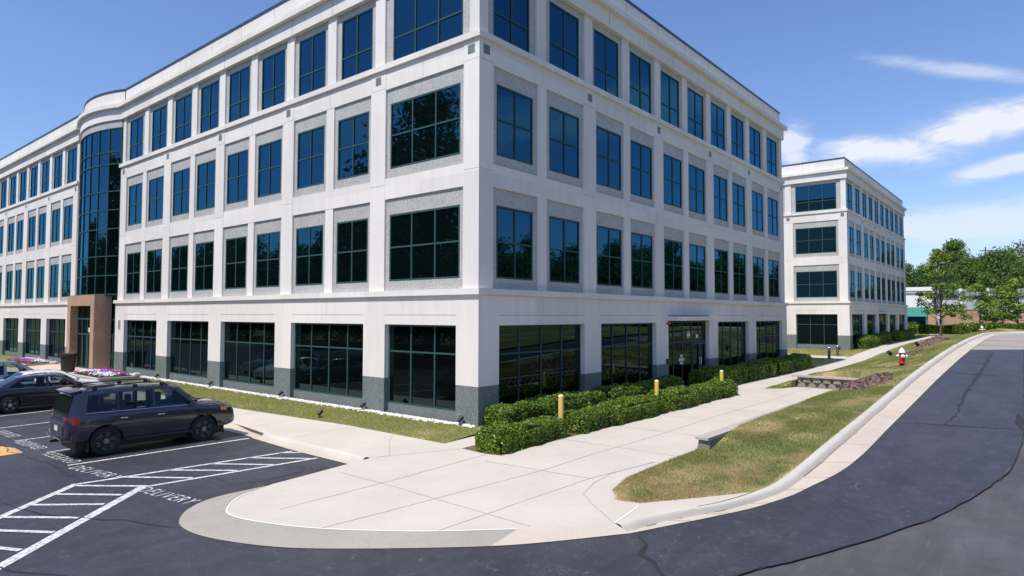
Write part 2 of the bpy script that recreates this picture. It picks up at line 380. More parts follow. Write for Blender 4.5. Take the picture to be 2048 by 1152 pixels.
def blades(name, poly, zf, n, h, w, mat, seed, dens=None):
    g = np.random.default_rng(seed); xs = [p[0] for p in poly]; ys = [p[1] for p in poly]; PX = []; PY = []; tot = 0
    while tot < n:
        X = g.uniform(min(xs), max(xs), n*2); Y = g.uniform(min(ys), max(ys), n*2); k = inside(poly, X, Y)
        if dens is not None: k &= g.random(len(X)) < dens(X, Y)
        PX.append(X[k]); PY.append(Y[k]); tot += k.sum()
    X = np.concatenate(PX)[:n]; Y = np.concatenate(PY)[:n]; Z = np.asarray(zf(X, Y))
    X = X+g.normal(0, .028, n); Y = Y+g.normal(0, .028, n)
    a = g.uniform(0, 2*np.pi, n); hh = h*g.uniform(.5, 1.25, n); ww = w*g.uniform(.6, 1.3, n); le = g.uniform(.2, 1.1, n)*hh; la = g.uniform(0, 2*np.pi, n)
    dx = np.cos(a)*ww/2; dy = np.sin(a)*ww/2
    co = np.empty((n, 3, 3)); co[:, 0] = np.c_[X-dx, Y-dy, Z-.01]; co[:, 1] = np.c_[X+dx, Y+dy, Z-.01]; co[:, 2] = np.c_[X+np.cos(la)*le, Y+np.sin(la)*le, Z+hh]
    o = raw_mesh(name, co.reshape(-1, 3), 3, mat); o['kind'] = 'stuff'; return o

# ------------------------------------------------------------------ ground, roads, pavements
# far ground: one sheet out to the horizon
def zground(x, y): return itp(x, [-60,8,15,30,42,48,55,62,80,100,130,400], [-.85,-.7,-.4,-.32,-.2,0,.2,.35,.45,.6,.9,1.2])
mb = MB(); gx = [-1500,-500,-200,-100,-60,-40,-20,-10,0,8,15,22,30,36,42,48,55,62,70,80,90,100,115,130,180,300,600,1500]; gy = [-1500,-600,-250,-120,-80,-60,-40,-20,-10,0,10,20,30,45,60,80,120,250,600,1500]
mb.add([(x, y, float(zground(x, y))) for x in gx for y in gy], [(i*len(gy)+j, (i+1)*len(gy)+j, (i+1)*len(gy)+j+1, i*len(gy)+j+1) for i in range(len(gx)-1) for j in range(len(gy)-1)])
tag(mb.build('ground', EARTH), kind='structure')

OUT = crom([(-7.6,-.45),(-8.9,-.40),(-9.65,-.76),(-10.15,-1.41),(-10.32,-2.06),(-10.24,-2.88),(-9.88,-3.9),(-9.4,-4.74),(-8.42,-5.95),(-7.36,-7.1),(-6.55,-7.77),(-5.29,-8.65)], 5)
INN = crom([(-7.78,-.74),(-8.75,-1.1),(-9.33,-1.7),(-9.49,-2.2),(-9.35,-3.01),(-8.86,-4.23),(-7.88,-5.73),(-6.94,-6.8),(-6.11,-7.67),(-5.3,-8.33)], 6)
KB = crom([(-5.3,-8.33),(-4.64,-8.5),(-3.9,-8.87),(-2.74,-9.42),(-.84,-9.8),(1.64,-9.86),(6.94,-9.85),(16.9,-9.8),(30.8,-9.8),(42,-9.85),(54.2,-9.9),(58.5,-10.3),(62,-11.5),(64.5,-13.8),(66,-17),(66.5,-24)], 8)
KE = crom([(-5.29,-8.65),(-4.4,-9.05),(-3.5,-9.46),(-2.3,-9.94),(-.55,-10.36),(2.0,-10.78),(6.9,-10.81),(16.9,-10.81),(30.8,-10.81),(42,-10.81),(53.8,-10.84),(57.7,-11.2),(60.9,-12.3),(63.4,-14.2),(64.9,-17),(65.4,-24)], 8)
zA = lambda x, y: zr(x)
WEDGE = [(-5.25,-.62),(-5.22,2.4),(-5.02,5.1),(-4.92,5.6),(-4.92,78)]
park_poly = [(-34,78),(-34,-30),(12,-30),(14,-22),(64.9,-22),(65.0,-19)]+KE[::-1][9:]+OUT[::-1][1:]+WEDGE[:]
lot = sheet('car_park', park_poly, zA, ASPH2, -.02, 1.0, kind='structure')
SEAM = crom([(-30,-1.0),(-20,-5.8),(-12,-9.0),(-8.2,-10.2),(-5.84,-10.88),(-4.66,-11.42),(-2.97,-12.11),(-.35,-13.02),(1.96,-13.62),(3.97,-13.89),(8.7,-13.94),(18.4,-13.68),(32.8,-13.3),(57,-12.9)], 6)
sealed = SEAM+[(57.7,-11.2)]+KE[::-1][33:]+OUT[::-1][1:]+WEDGE+[(-24,78),(-29,40)]
road = sheet('road', sealed, zA, ASPH, .004, 1.0, kind='structure')
strip('seam_crack', [p for p in SEAM if p[0] > -9], .028, zA, CRACK, .011, road, jit=.015, seed=1)
sheet('block_paving', [(31.6,-10.84),(33,-13.28),(46,-13.9),(66,-24)]+KE[::-1][8:40], zA, PAVERM, .013, 1.5, kind='structure')
for k, (pts, w) in enumerate([([(-5.35,-8.85),(-5.62,-9.1),(-6.05,-9.3),(-6.18,-9.6),(-6.6,-9.9),(-6.85,-10.4)], .09), ([(7.6,-12.1),(10,-12.2),(14.7,-12.06),(20,-12.1),(25.8,-12.0),(31,-11.96)], .14), ([(7.3,-10.95),(7.6,-12.2),(7.97,-13.9)], .07), ([(19.4,-11.0),(19.3,-12.3),(19.2,-13.6)], .06), ([(7.95,-13.9),(10.4,-13.75)], .2),
                           ([(-8.11,1.33),(-8.18,.44),(-7.61,.1),(-6.53,.1),(-6.2,.28),(-6.31,.69)], .03), ([(-12.06,2.83),(-11.86,1.48),(-11.39,.38),(-10.83,-.6),(-10.54,-1.49),(-10.26,-1.97)], .045), ([(-13.4,-1.0),(-13.03,-1.65),(-12.81,-2.36),(-12.3,-3.2)], .045),
                           ([(-10.2,12.5),(-10.5,9.0),(-10.25,6.5),(-10.35,3.3)], .03)]):
    strip('asphalt_crack', pts, w, zA, CRACK, .0125, road, taper=True, jit=.035, seed=k)

# kerb and gutter beside the road
def loft(name, rows, mat, parent=None, kind=None, smooth=None):
    n = len(rows[0]); mb = MB(); mb.add([p for r in rows for p in r], [(i*n+j, i*n+j+1, (i+1)*n+j+1, (i+1)*n+j) for i in range(len(rows)-1) for j in range(n-1)])
    o = mb.build(name, mat, parent, smooth=smooth)
    me = o.data
    if sum(p.normal.z for p in me.polygons) < 0: me.flip_normals()
    if kind: o['kind'] = kind
    return o
g_rows = []; k_rows = []
for i, (k, e) in enumerate(zip(KB, KE)):
    k = np.array(k); e = np.array(e); d = e-k; wd = np.linalg.norm(d); d = d/max(wd, 1e-6); z = float(zr(k[0])); up = min(1., i/10)
    kw = min(.21, wd*.5); P = lambda s, dz: (*(k+d*s), z+dz)
    g_rows.append([(*(e+d*.0), float(zr(e[0]))+.012), P(kw+.5*(wd-kw), .006), P(kw+.01, .002)])
    h = max(.02+.105*up, float(zs(k[0]))-z if k[0] < -3.4 else 0)
    k_rows.append([P(kw+.05, .0), P(kw+.01, h*.5), P(kw-.025, h*.86), P(kw-.065, h), P(0, h+.006), P(-.01, -.35)])
gut = loft('gutter', g_rows, GUTTER, kind='structure', smooth=60)
gst = [tuple(np.array(k)+(np.array(e)-np.array(k))*(.27 if i > 8 else .5)) for i, (k, e) in enumerate(zip(KB, KE)) if i < 92]
strip('gutter_stain', gst[6:], .05, zA, plain('gutter_dirt', (.30,.25,.19), .95, 0, .4, 5), .0135, gut, jit=.008, seed=3)
kerb = loft('kerb', k_rows, KERBM, kind='structure', smooth=50)
for i in (12, 19, 26, 32, 36, 40, 44, 47, 50, 53, 56, 60, 64, 68, 72):
    k = KB[i]; e = KE[i]
    strip('kerb_joint', [tuple(np.array(k)+(np.array(e)-k)*.24), e], .016, zA, PJOINT, .016, gut)
# flush ramp round the pavement tip
rows = []
m = len(INN)
for i in range(m):
    t = i/(m-1); o = OUT[min(len(OUT)-1, int(round(t*(len(OUT)-1))))]; k = INN[i]
    zi = float(zs(k[0])); zo = float(zr(o[0]))+.012
    rows.append([(*o, zo), ((o[0]+k[0])/2, (o[1]+k[1])/2, (zo+zi)/2), (*k, zi+.003)])
cut = int(m*.80)
tag(loft('exposed_aggregate_ramp', rows[:cut+1], RAMP), kind='structure')
tag(loft('pavement_ramp', rows[cut:], GUTTER), kind='structure')
seal_pts = INN[4:cut+1]
zS = lambda x, y: zs(x)
# pavement
LAWNL = [(-2.32,-.75),(-2.18,4),(-2.6,11),(-2.85,24.6),(-.06,25.2),(-.02,-.02),(-.05,-.72)]
pave_poly = INN+[p for p in KB[1:] if p[0] < -1.8]+[(-2.85,-8.95),(-3.62,-8.36),(-3.95,-8.14),(-4.06,-7.67),(-3.47,-7.19),(-2.42,-6.95),(-.77,-6.97),(1.3,-7.05),(19.93,-7.05),(19.93,-4.3),(18.5,-3.9),(17.9,-3.3),(19,-3.15),(25,-3.2),(32,-3.1),(41,-3.0),(53,-2.85),(62,-2.6),(81,-2.3),(96,-2.2),
             (96,-.7),(78,-.9),(62,-1.1),(50,-1.25),(42,-1.4),(30,-1.5),(15.5,-1.6),(14.6,-1.9),(14.4,-3.18),(-2.5,-3.18),(-2.6,-2.5),(-2.5,-1.7),(-.15,-1.7),(-.15,-.82),(-2.36,-.82),(-2.25,4),(-2.67,11),(-2.92,25),(-2.9,40.6),(-4.4,40.6),(-4.4,7.6),(-4.62,5.7),(-4.8,4.6),(-4.78,-.5)]
pave = sheet('pavement', pave_poly, zS, CONC, .0, 1.2, kind='structure')
strip('joint_seal', seal_pts, .032, zS, SEAL, .008, pave)
strip('joint_seal', [(-5.3,-8.33),(-4.9,-8.3),(-4.15,-8.2)], .035, zS, SEAL, .008, pave)
JN = [[(-7.61,-6.03),(-5.3,-6.15),(-3,-6.3),(-.73,-6.8)], [(-8.86,-4.23),(-6,-4.6),(-2.92,-5.0),(2,-5.1),(7,-5.0),(19.5,-5.0)], [(-8.7,-2.6),(-6,-2.7),(-2.6,-2.75)], [(-6.19,-1.0),(-6.2,-3),(-6.4,-7.2)], [(-3.2,-3.2),(-3.1,-5),(-3.0,-6.4)], [(.3,-3.2),(.3,-7)], [(3.4,-3.2),(3.4,-7)], [(6.5,-3.2),(6.5,-7)], [(9.6,-3.2),(9.6,-7)], [(12.7,-3.2),(12.7,-7)], [(16,-1.7),(16,-7)],
      [(-4.65,-.55),(-4.3,-.7),(-3.0,.88),(-2.4,1.4)], [(-4.78,-.5),(-2.5,-1.75)], [(-5.3,-8.33),(-4.6,-7.4),(-4.1,-6.85),(-3.3,-6.6),(-2.4,-6.48),(-.7,-6.75)]]
JN += [[(-4.5,y),(-2.4,y)] for y in (3.6, 6.4, 9.2, 12, 15, 18, 21, 24)] + [[(x,-1.55),(x,-3.2)] for x in (20, 22.2, 24.4, 26.6, 29, 32, 35, 38, 41, 44, 47, 50, 54, 58, 62, 67, 72)]
for j, pts in enumerate(JN): strip('pavement_joint', pts, .02, zS, PJOINT, .0055, pave, jit=.006, seed=j)
# kerb in front of the parked cars
kp = [(-4.9,-.35),(-4.86,1.0),(-4.86,4.2),(-4.75,5.0),(-4.47,5.7),(-4.42,7.6),(-4.42,78)]; kp = crom(kp[:6], 5)+[(-4.42,20),(-4.42,30),(-4.42,78)]
rows = []; rg = []
for i, p in enumerate(kp):
    z = float(zs(p[0])); za = float(zr(p[0]-.3)); hh = min(1, max(0, (i-1)/5))
    e = float(np.interp(p[1], [-.62, 2.4, 5.1, 5.6, 80], [-5.25,-5.22,-5.02,-4.92,-4.92]))
    rows.append([(p[0]-.03, p[1], za), (p[0], p[1], za+(z-za)*.75), (p[0]+.04, p[1], z+.006), (p[0]+.16, p[1], z+.006), (p[0]+.17, p[1], z-.2)])
    rg.append([(e, p[1], za+.012), (p[0]-.02, p[1], za+.012)])
tag(loft('car_park_kerb', rows, KERBM, smooth=50), kind='structure'); tag(loft('car_park_gutter', rg, GUTTER), kind='structure')

# lawns, beds
tag(sheet('lawn', LAWNL, zlawn, LAWNB, .0, .8), kind='structure')
BANK = [(-2.2,-9.46),(-2.82,-8.98),(-3.6,-8.4),(-3.95,-8.14),(-4.06,-7.67),(-3.47,-7.19),(-2.42,-6.95),(-.77,-6.97),(1.1,-7.1),(1.13,-7.4),(3.3,-7.38),(20.15,-7.3),(20.15,-4.25),(18.5,-3.9),(17.9,-3.3),(19,-3.15),(25,-3.2),(32,-3.1),(41,-3.0),(53,-2.85),(62,-2.6),(81,-2.3),(81,-9.3),(66,-14)]+[p for p in KB[::-1] if p[0] < 62.5 and p[0] > -2.1]
bank = sheet('grass_bank', BANK, zbank, BANKB, .0, .7, kind='structure', thick=-.5)
sheet('planting_bed', [(-2.5,-3.18),(14.4,-3.18),(14.6,-1.9),(15.5,-1.6),(32,-1.5),(32.1,-.02),(-.02,-.02),(-.15,-.82),(-.15,-1.7),(-2.5,-1.7),(-2.6,-2.5)], zS, MULCH, .004, 1.5, kind='structure')
FIELD = [(32.2,-1.5),(42.6,-1.38),(42.6,30),(32.2,30)]; FIELD2 = [(44.8,-1.35),(50,-1.25),(62,-1.1),(78,-.9),(92,-.8),(92,.1),(51.4,.1),(51.4,30),(44.8,30)]
zF = lambda x, y: zs(x)+.02*np.sin(np.asarray(x)*1.3+np.asarray(y)*.8)
for f in (FIELD, FIELD2): tag(sheet('lawn', f, zF, LAWNB, .0, 1.2), kind='structure')
sheet('garden_path', [(42.7,-1.38),(44.7,-1.35),(44.7,30),(42.7,30)], zS, CONC, .012, 1.5, kind='structure')
PLZ = [(-4.24,27.2),(-2.95,27.2),(-2.95,31.6),(-.6,31.6),(.4,31.2),(.4,38.8),(-.6,38.8),(-2.95,40.4),(-4.24,40.4)]
sheet('paved_forecourt', [(-4.2,27.4),(-2.97,27.4),(-2.97,31.4),(.5,31.4),(.5,41.2),(-4.2,41.2)], lambda x, y: itp(x, [-4.3,-2.9,-.5,1], [-.195,-.12,0,.02]), PLAZAM, .012, 1., kind='structure')
LAWNW = [(-2.9,41.4),(-.02,41.4),(-.02,78),(-2.9,78)]
tag(sheet('lawn', LAWNW, zlawn, LAWNB, .0, 1.5), kind='structure'); tag(sheet('pavement', [(-2.95,41.3),(-4.3,41.3),(-4.3,78),(-2.95,78)], zS, CONC, 0, 3), kind='structure')
# grass blades
def d_bank(x, y): return np.clip(.55+.6*np.sin(x*1.7+y*1.1)*np.sin(x*.6-y*2.3), .25, 1)
blades('grass', LAWNL, zlawn, 90000, .042, .018, BLADE, 3)
NEARB = [p for p in [(-2.2,-9.44),(-2.84,-8.95),(-3.62,-8.38),(-3.95,-8.14),(-4.06,-7.67),(-3.47,-7.19),(-2.42,-6.95),(-.77,-6.97),(1.1,-7.1),(1.13,-7.48),(2.8,-7.46),(3.6,-7.36),(14,-7.34),(14,-9.78),(7,-9.84),(1.64,-9.84),(-.84,-9.77)]]
blades('grass', NEARB, zbank, 170000, .05, .014, BLADE2, 4, d_bank)
blades('grass', [(14,-7.34),(20.2,-7.34),(20.3,-4.35),(18.6,-3.85),(18.2,-3.35),(25,-3.3),(32,-3.2),(34,-3.1),(34,-9.78),(14,-9.78)], zbank, 110000, .05, .024, BLADE2, 5, d_bank)
blades('grass', [(34,-3.2),(53,-2.9),(62,-2.7),(76,-2.4),(76,-9.2),(62,-11.3),(58.5,-10.25),(54,-9.85),(34,-9.8)], zbank, 80000, .055, .04, BLADE2, 6, d_bank)
blades('grass', FIELD2, zF, 30000, .07, .05, BLADE, 7); blades('grass', FIELD, zF, 12000, .07, .05, BLADE, 8); blades('grass', LAWNW, zlawn, 12000, .06, .03, BLADE, 9)
VERGE = [(10,-15.6),(30,-15.4),(52,-15.2),(60,-17),(64,-22),(64,-40),(10,-40)]
tag(sheet('lawn', VERGE, lambda x, y: zr(x)+.1+.0*y, BANKB, .0, 3), kind='structure')
# mulch mounds on the bank
def mound(cx, cy, rx, ry, h, seed, label_off=0):
    r = random.Random(seed); mb = MB(); n = 28; rings = 6; vs = []
    for j in range(rings+1):
        for i in range(n):
            a = 2*math.pi*i/n; q = j/rings*(1+.13*math.sin(3*a+seed)+.08*math.sin(5*a)); x = cx+rx*q*math.cos(a); y = cy+ry*q*math.sin(a)
            vs.append((x, y, float(zbank(x, y))+h*max(0, 1-(j/rings)**1.6)+(.02 if j < rings else -.05)+r.uniform(-.02, .02)))
    fs = [(j*n+i, j*n+(i+1) % n, (j+1)*n+(i+1) % n, (j+1)*n+i) for j in range(rings) for i in range(n)]
    mb.add(vs, fs); o = mb.build('mulch_bed', MULCH, smooth=70); o['kind'] = 'structure'
    g = np.random.default_rng(seed); k = 1400; a = g.uniform(0, 6.28, k); q = np.sqrt(g.random(k))*.97
    X = cx+rx*q*np.cos(a); Y = cy+ry*q*np.sin(a); Z = zbank(X, Y)+h*np.clip(1-q**1.6, 0, 1)+.035
    s = g.uniform(.03, .09, (k, 1)); d1 = g.normal(size=(k, 3)); d1 /= np.linalg.norm(d1, axis=1)[:, None]; d2 = np.cross(d1, g.normal(size=(k, 3))); d2 /= np.linalg.norm(d2, axis=1)[:, None]
    P = np.c_[X, Y, Z]; co = np.stack([P-d1*s-d2*s*.3, P+d1*s-d2*s*.3, P+d1*s+d2*s*.3, P-d1*s+d2*s*.3], 1)
    o2 = raw_mesh('bark_chips', co.reshape(-1, 3), 4, CHIP); o2['kind'] = 'stuff'
CHIP = leafy('bark_chip', [(.11,.065,.055),(.21,.13,.11),(.32,.22,.19),(.15,.09,.08)], .9, 0)
mound(16.3,-8.25,3.1,.95,.16,1); mound(33.5,-7.6,3.6,.8,.08,2); mound(50,-6.7,4.4,1.2,.42,3)
# white pebble strip along the foot of the wall
g = np.random.default_rng(11); k = 2600; Y = g.uniform(-.05, 31, k); X = -.1-np.abs(g.normal(0, .12, k))-.03
oc = np.array([(1,0,0),(0,1,0),(-1,0,0),(0,-1,0),(0,0,1),(0,0,-.5)]); of = [(0,1,4),(1,2,4),(2,3,4),(3,0,4),(1,0,5),(2,1,5),(3,2,5),(0,3,5)]
mb = MB()
for x, y in zip(X, Y):
    s = g.uniform(.025, .06, 3); a = g.uniform(0, 3); ca, sa = math.cos(a), math.sin(a); z = float(zlawn(x, y))+.015
    mb.add([(x+(p[0]*ca-p[1]*sa)*s[0]*1.2, y+(p[0]*sa+p[1]*ca)*s[1]*1.4, z+p[2]*s[2]) for p in oc], of)
tag(mb.build('pebbles', STONE, fix=False), kind='stuff')

# ------------------------------------------------------------------ painted markings (parts of the road surface)
def line(p, q, w=.1, name='bay_line', mat=PAINT): return strip(name, [p, q], w, zA, mat, .012, road)
line((-10.0,5.62),(-5.1,5.27),.12); line((-9.85,7.97),(-5.0,8.12)); line((-9.96,10.76),(-5.0,10.95)); line((-9.7,14.0),(-5.0,14.2)); line((-9.4,17.2),(-5.0,17.6))
for y in (20.4, 23.2, 26.0, 28.8, 31.6, 34.4): line((-9.4, y),(-5.0, y+.2))
line((-10.54,3.25),(-5.28,2.46),.12,'hatch_line'); line((-9.55,1.72),(-5.34,1.12),.12,'hatch_line'); line((-10.5,3.27),(-13.6,.3),.17,'hatch_line'); line((-9.6,1.78),(-14.2,-2.8),.2,'hatch_line')
for p, q in [((-10.59,3.15),(-9.5,1.75)),((-11.08,2.6),(-10.17,1.42)),((-11.7,2.05),(-10.69,.92)),((-12.28,1.45),(-11.35,.28)),((-12.81,.9),(-11.95,-.36)),((-13.31,.45),(-12.61,-1.0)),((-9.49,3.05),(-8.5,1.68)),((-8.52,2.95),(-7.45,1.53)),((-7.54,2.82),(-6.52,1.35)),((-6.52,2.66),(-5.49,1.18)),((-5.63,2.55),(-5.25,2.1))]:
    line(p, q, .115, 'hatch_line')
def ground_text(txt, p, q, h, name):
    # lettering laid flat from p (first letter) to q (end of the last letter)
    cu = bpy.data.curves.new('lettering', 'FONT'); cu.body = txt; cu.size = 1; cu.space_character = 1.22; cu.offset = -.004; cu.resolution_u = 3
    to = bpy.data.objects.new('lettering', cu); COL.objects.link(to); bpy.context.view_layer.update()
    me = bpy.data.meshes.new_from_object(to.evaluated_get(bpy.context.evaluated_depsgraph_get())); bpy.data.objects.remove(to); bpy.data.curves.remove(cu)
    xs = [v.co.x for v in me.vertices]; ys = [v.co.y for v in me.vertices]; x0, x1 = min(xs), max(xs); y0, y1 = min(ys), max(ys)
    d = Vector((q[0]-p[0], q[1]-p[1])); u = d/(x1-x0); up = Vector((-d.y, d.x)).normalized()*h/(y1-y0)
    for v in me.vertices:
        w = Vector(p)+u*(v.co.x-x0)+up*(v.co.y-y0); v.co = (w.x, w.y, float(zr(w.x))+.0125)
    me.materials.append(PAINTT); o = bpy.data.objects.new(name, me); COL.objects.link(o); o.parent = road
ground_text('DELIVERY', (-10.12,5.25), (-9.82,3.08), .36, 'lettering'); ground_text('DELIVERY', (-9.86,1.55), (-9.6,-.45), .36, 'lettering')
ground_text('RESERVED', (-10.05,7.8), (-9.92,5.85), .36, 'lettering'); ground_text('RESERVED', (-10.05,10.6), (-9.95,8.7), .36, 'lettering'); ground_text('RESERVED', (-10.0,13.4), (-9.92,11.6), .36, 'lettering')
ypoly = [(-10.52,10.3),(-10.27,9.44),(-10.29,8.46),(-10.85,8.42),(-10.9,10.3)]
sheet('yellow_marking', ypoly, zA, YPAINT, .012, 2, road)

# ------------------------------------------------------------------ office buildings
WM = {}; TR = random.Random(21)
class Joints:
    # thin sealant strips kept inside the wall mesh as a second material
    def __init__(s, mb): s.mb = mb
    def box(s, *a): s.mb.m = 1; s.mb.box(*a); s.mb.m = 0
class Tiles:
    def __init__(s, root): s.root = root; s.k = 1
    def box(s, *a): m = MB(U); m.box(*a); m.build('granite_tile', PLINTH, s.root)
def parts_dict(root):
    M = {k: MB(U) for k in ('white','panel','plinth','ledge','cap','canopy','roof','core')}
    M['joint'] = Joints(M['white']); M['tile'] = Tiles(root); return M
PARTS = {'white': ('precast_wall', [WHITE, JOINT]), 'panel': ('granite_panelling', PANEL), 'plinth': ('granite_plinth', PLINTH), 'ledge': ('string_course', WHITE), 'cap': ('coping', CAP), 'canopy': ('door_canopy', WHITE), 'roof': ('roof', ROOFM), 'core': ('inner_structure', DARKIN)}
def build_parts(M, root):
    for k, (nm, mt) in PARTS.items():
        if M[k].v: M[k].build(nm, mt, root)
def win_mesh(w, h, us, zz, fw=.06):
    # frame and glass meshes of a window: local x across, y inwards, z up (drawing units); us / zz = bars
    key = (round(w,2), round(h,2), tuple(round(u,2) for u in us), tuple(round(z,2) for z in zz))
    if key in WM: return WM[key]
    f = MB(U); d0, d1 = -.03, .03
    f.box(-w/2, w/2, d0, d1, 0, fw); f.box(-w/2, w/2, d0, d1, h-fw, h); f.box(-w/2, -w/2+fw, d0, d1, fw, h-fw); f.box(w/2-fw, w/2, d0, d1, fw, h-fw)
    for z in zz: f.box(-w/2+fw, w/2-fw, d0+.004, d1-.002, z-.028, z+.028)
    cuts = [fw]+[c for z in zz for c in (z-.028, z+.028)]+[h-fw]
    for u in us:
        for a, b in zip(cuts[::2], cuts[1::2]): f.box(u-.028, u+.028, d0+.002, d1-.004, a, b)
    p = MB(U); p.box(-w/2+.02, w/2-.02, .004, .02, .02, h-.02)
    fo = f.build('window', FRAME); po = p.build('pane', GLASSG if h > 2.6 else GLASS); WM[key] = (fo.data, po.data)
    bpy.data.objects.remove(fo); bpy.data.objects.remove(po); return WM[key]
def window(root, side, uc, z0, w, h, us, zz, d, name='window'):
    fm, pm = win_mesh(w, h, us, zz)
    o = bpy.data.objects.new(name, fm); COL.objects.link(o); o.parent = root
    if side == 'R': o.location = (uc*U, d*U, z0*U)
    else: o.location = (d*U, uc*U, z0*U); o.rotation_euler = (0, 0, -math.pi/2)
    p = bpy.data.objects.new('pane', pm); COL.objects.link(p); p.parent = o; p.rotation_euler = (TR.gauss(0, .0012), 0, TR.gauss(0, .0025)); return o
def FB(mb, side, u0, u1, d0, d1, z0, z1):
    if side == 'R': mb.box(u0, u1, d0, d1, z0, z1)
    else: mb.box(d0, d1, u0, u1, z0, z1)
def even(w, n): return [-w/2+w*k/n for k in range(1, n)]
def facade(M, root, side, piersG, piersU, big, ndiv, endcap, doorbay=None):
    W, P, K = M['white'], M['panel'], M['plinth']
    # ground floor: piers, lintels, sills, windows
    for i, (a, b) in enumerate(piersG):
        if b-a < .01: continue
        FB(K, side, a, b, -.1, .42, -1.2, 1.18); FB(W, side, a, b, -.1, .42, 1.18, 4.05)
    for i in range(len(piersG)-1):
        a, b = piersG[i][1], piersG[i+1][0]; w = b-a
        if doorbay == i:
            FB(W, side, a, b, -.098, .42, 3.40, 4.05); FB(M['canopy'], side, a-.12, b+.12, -.62, .3, 3.16, 3.36)
            continue
        FB(W, side, a, b, -.098, .42, 3.07, 3.392); FB(W, side, a, b, -.08, .42, 3.392, 3.408); 
        n2 = a+w*.48
        FB(W, side, a, n2-.006, -.098, .42, 3.408, 4.05); FB(W, side, n2+.006, b, -.098, .42, 3.408, 4.05); FB(M['joint'], side, n2-.006, n2+.006, -.09, .3, 3.41, 4.05)
        FB(M['joint'], side, a, b, -.088, -.082, 3.393, 3.407)
        FB(K, side, a, b, .06, .42, -1.2, .30)
        n = ndiv[i]
        window(root, side, (a+b)/2, .30, w-.01, 2.765, even(w-.01, n), [1.83], .12, 'ground_floor_window')
    s0, s1 = piersG[0][0], piersG[-1][1]
    e0, e1 = endcap
    # string courses
    FB(M['ledge'], side, (s0-.1 if e0 else .6), s1+(.1 if e1 else 0), -.2, .4, 4.05, 4.24)
    c0 = piersU[0][0]; c1 = piersU[-1][1]
    FB(M['ledge'], side, (c0-.09 if e0 else .6), c1+(.09 if e1 else 0), -.085, .4, 12.27, 12.47)
    # second and third floors
    for a, b in piersU:
        if b-a < .01: continue
        for z0, z1 in ((4.24, 8.06), (8.072, 11.60), (11.612, 12.27)): FB(W, side, a, b, 0, .4, z0, z1)
        FB(M['joint'], side, a+.02, b-.02, .006, .3, 8.06, 8.072); FB(M['joint'], side, a+.02, b-.02, .006, .3, 11.60, 11.612)
        if b-a > .5:
            c = (a+b)/2
            FB(M['tile'], side, c-.15, c+.15, -.006, .05, 11.80, 12.10)
    for i in range(len(piersU)-1):
        a, b = piersU[i][1], piersU[i+1][0]
        mid = (a+b)/2
        FB(W, side, a, b, .012, .4, 7.55, 8.29); FB(W, side, a, mid-.008, .012, .4, 11.55, 12.27); FB(W, side, mid+.008, b, .012, .4, 11.55, 12.27); FB(M['joint'], side, mid-.008, mid+.008, .02, .3, 11.56, 12.26)
        bays = [(a, b)] if big[i] else [(a, mid-.255), (mid+.255, b)]
        if not big[i]:
            for z0, z1 in ((4.24, 7.55), (8.29, 11.55)): FB(W, side, mid-.255, mid+.255, .02, .4, z0, z1)
        for p0, p1 in bays:
            w = 3.5*(p1-p0)/3.91 if big[i] else 1.93; c = (p0+p1)/2; n = 3 if big[i] else 2
            for z0, z1, wz, wh, tr in ((4.24, 7.55, 4.60, 2.38, 1.2), (8.29, 11.55, 8.64, 2.36, 1.2)):
                FB(P, side, p0, c-w/2, .075, .4, z0, z1); FB(P, side, c+w/2, p1, .075, .4, z0, z1)
                FB(P, side, c-w/2, c+w/2, .075, .4, z0, wz); FB(P, side, c-w/2, c+w/2, .075, .4, wz+wh, z1)
                FB(M['joint'], side, p0, p1, .0735, .076, wz+wh+.005, wz+wh+.012)
                window(root, side, c, wz, w, wh, even(w, n), [tr], .10)
    # top floor
    tops = []
    for i, (a, b) in enumerate(piersU):
        c = (a+b)/2; hw = .275
        lo, hi = (c-hw, c+hw)
        if i == 0: lo, hi = (a+.06, a+.48) if e0 else (.48, .48)
        elif i == len(piersU)-1: lo, hi = (b-.48, b-(.06 if e1 else 0))
        tops.append((lo, hi))
        if i < len(piersU)-1 and not big[i]:
            m = (b+piersU[i+1][0])/2; tops.append((m-.275, m+.275))
    for lo, hi in tops:
        if hi-lo > .01: FB(W, side, lo, hi, .06, .4, 12.47, 15.24)
    for i in range(len(tops)-1):
        p0, p1 = tops[i][1], tops[i+1][0]; c = (p0+p1)/2; bg = p1-p0 > 3.2
        w = 3.5 if bg else 1.93; n = 3 if bg else 2
        if bg: w = p1-p0-.75
        wz, wh = 12.56, 2.39
        FB(P, side, p0, c-w/2, .135, .4, 12.47, 15.24); FB(P, side, c+w/2, p1, .135, .4, 12.47, 15.24); FB(P, side, c-w/2, c+w/2, .135, .4, 12.47, wz); FB(P, side, c-w/2, c+w/2, .135, .4, wz+wh, 15.24)
        window(root, side, c, wz, w, wh, even(w, n), [.86], .165)
    # band, cornice, parapet, coping
    k1 = (.06 if e1 else 0)
    FB(W, side, (c0-.06 if e0 else .6), c1+k1, -.06, .6, 15.24, 15.93)
    FB(M['ledge'], side, (c0-.26 if e0 else .6), c1+(.26 if e1 else 0), -.26, .5, 15.93, 16.16)
    FB(W, side, (c0+.13 if e0 else .6), c1-(.13 if e1 else 0), .13, .6, 16.16, 17.03)
    FB(M['cap'], side, (c0+.10 if e0 else .6), c1-(.10 if e1 else 0), .10, .62, 17.03, 17.15)
    L0 = c0+3
    while L0 < c1-1:
        FB(M['joint'], side, L0-.010, L0+.010, .127, .14, 16.3, 17.02); FB(M['joint'], side, L0-.010+1.2, L0+.010+1.2, -.064, -.05, 15.26, 15.92); L0 += 2.93
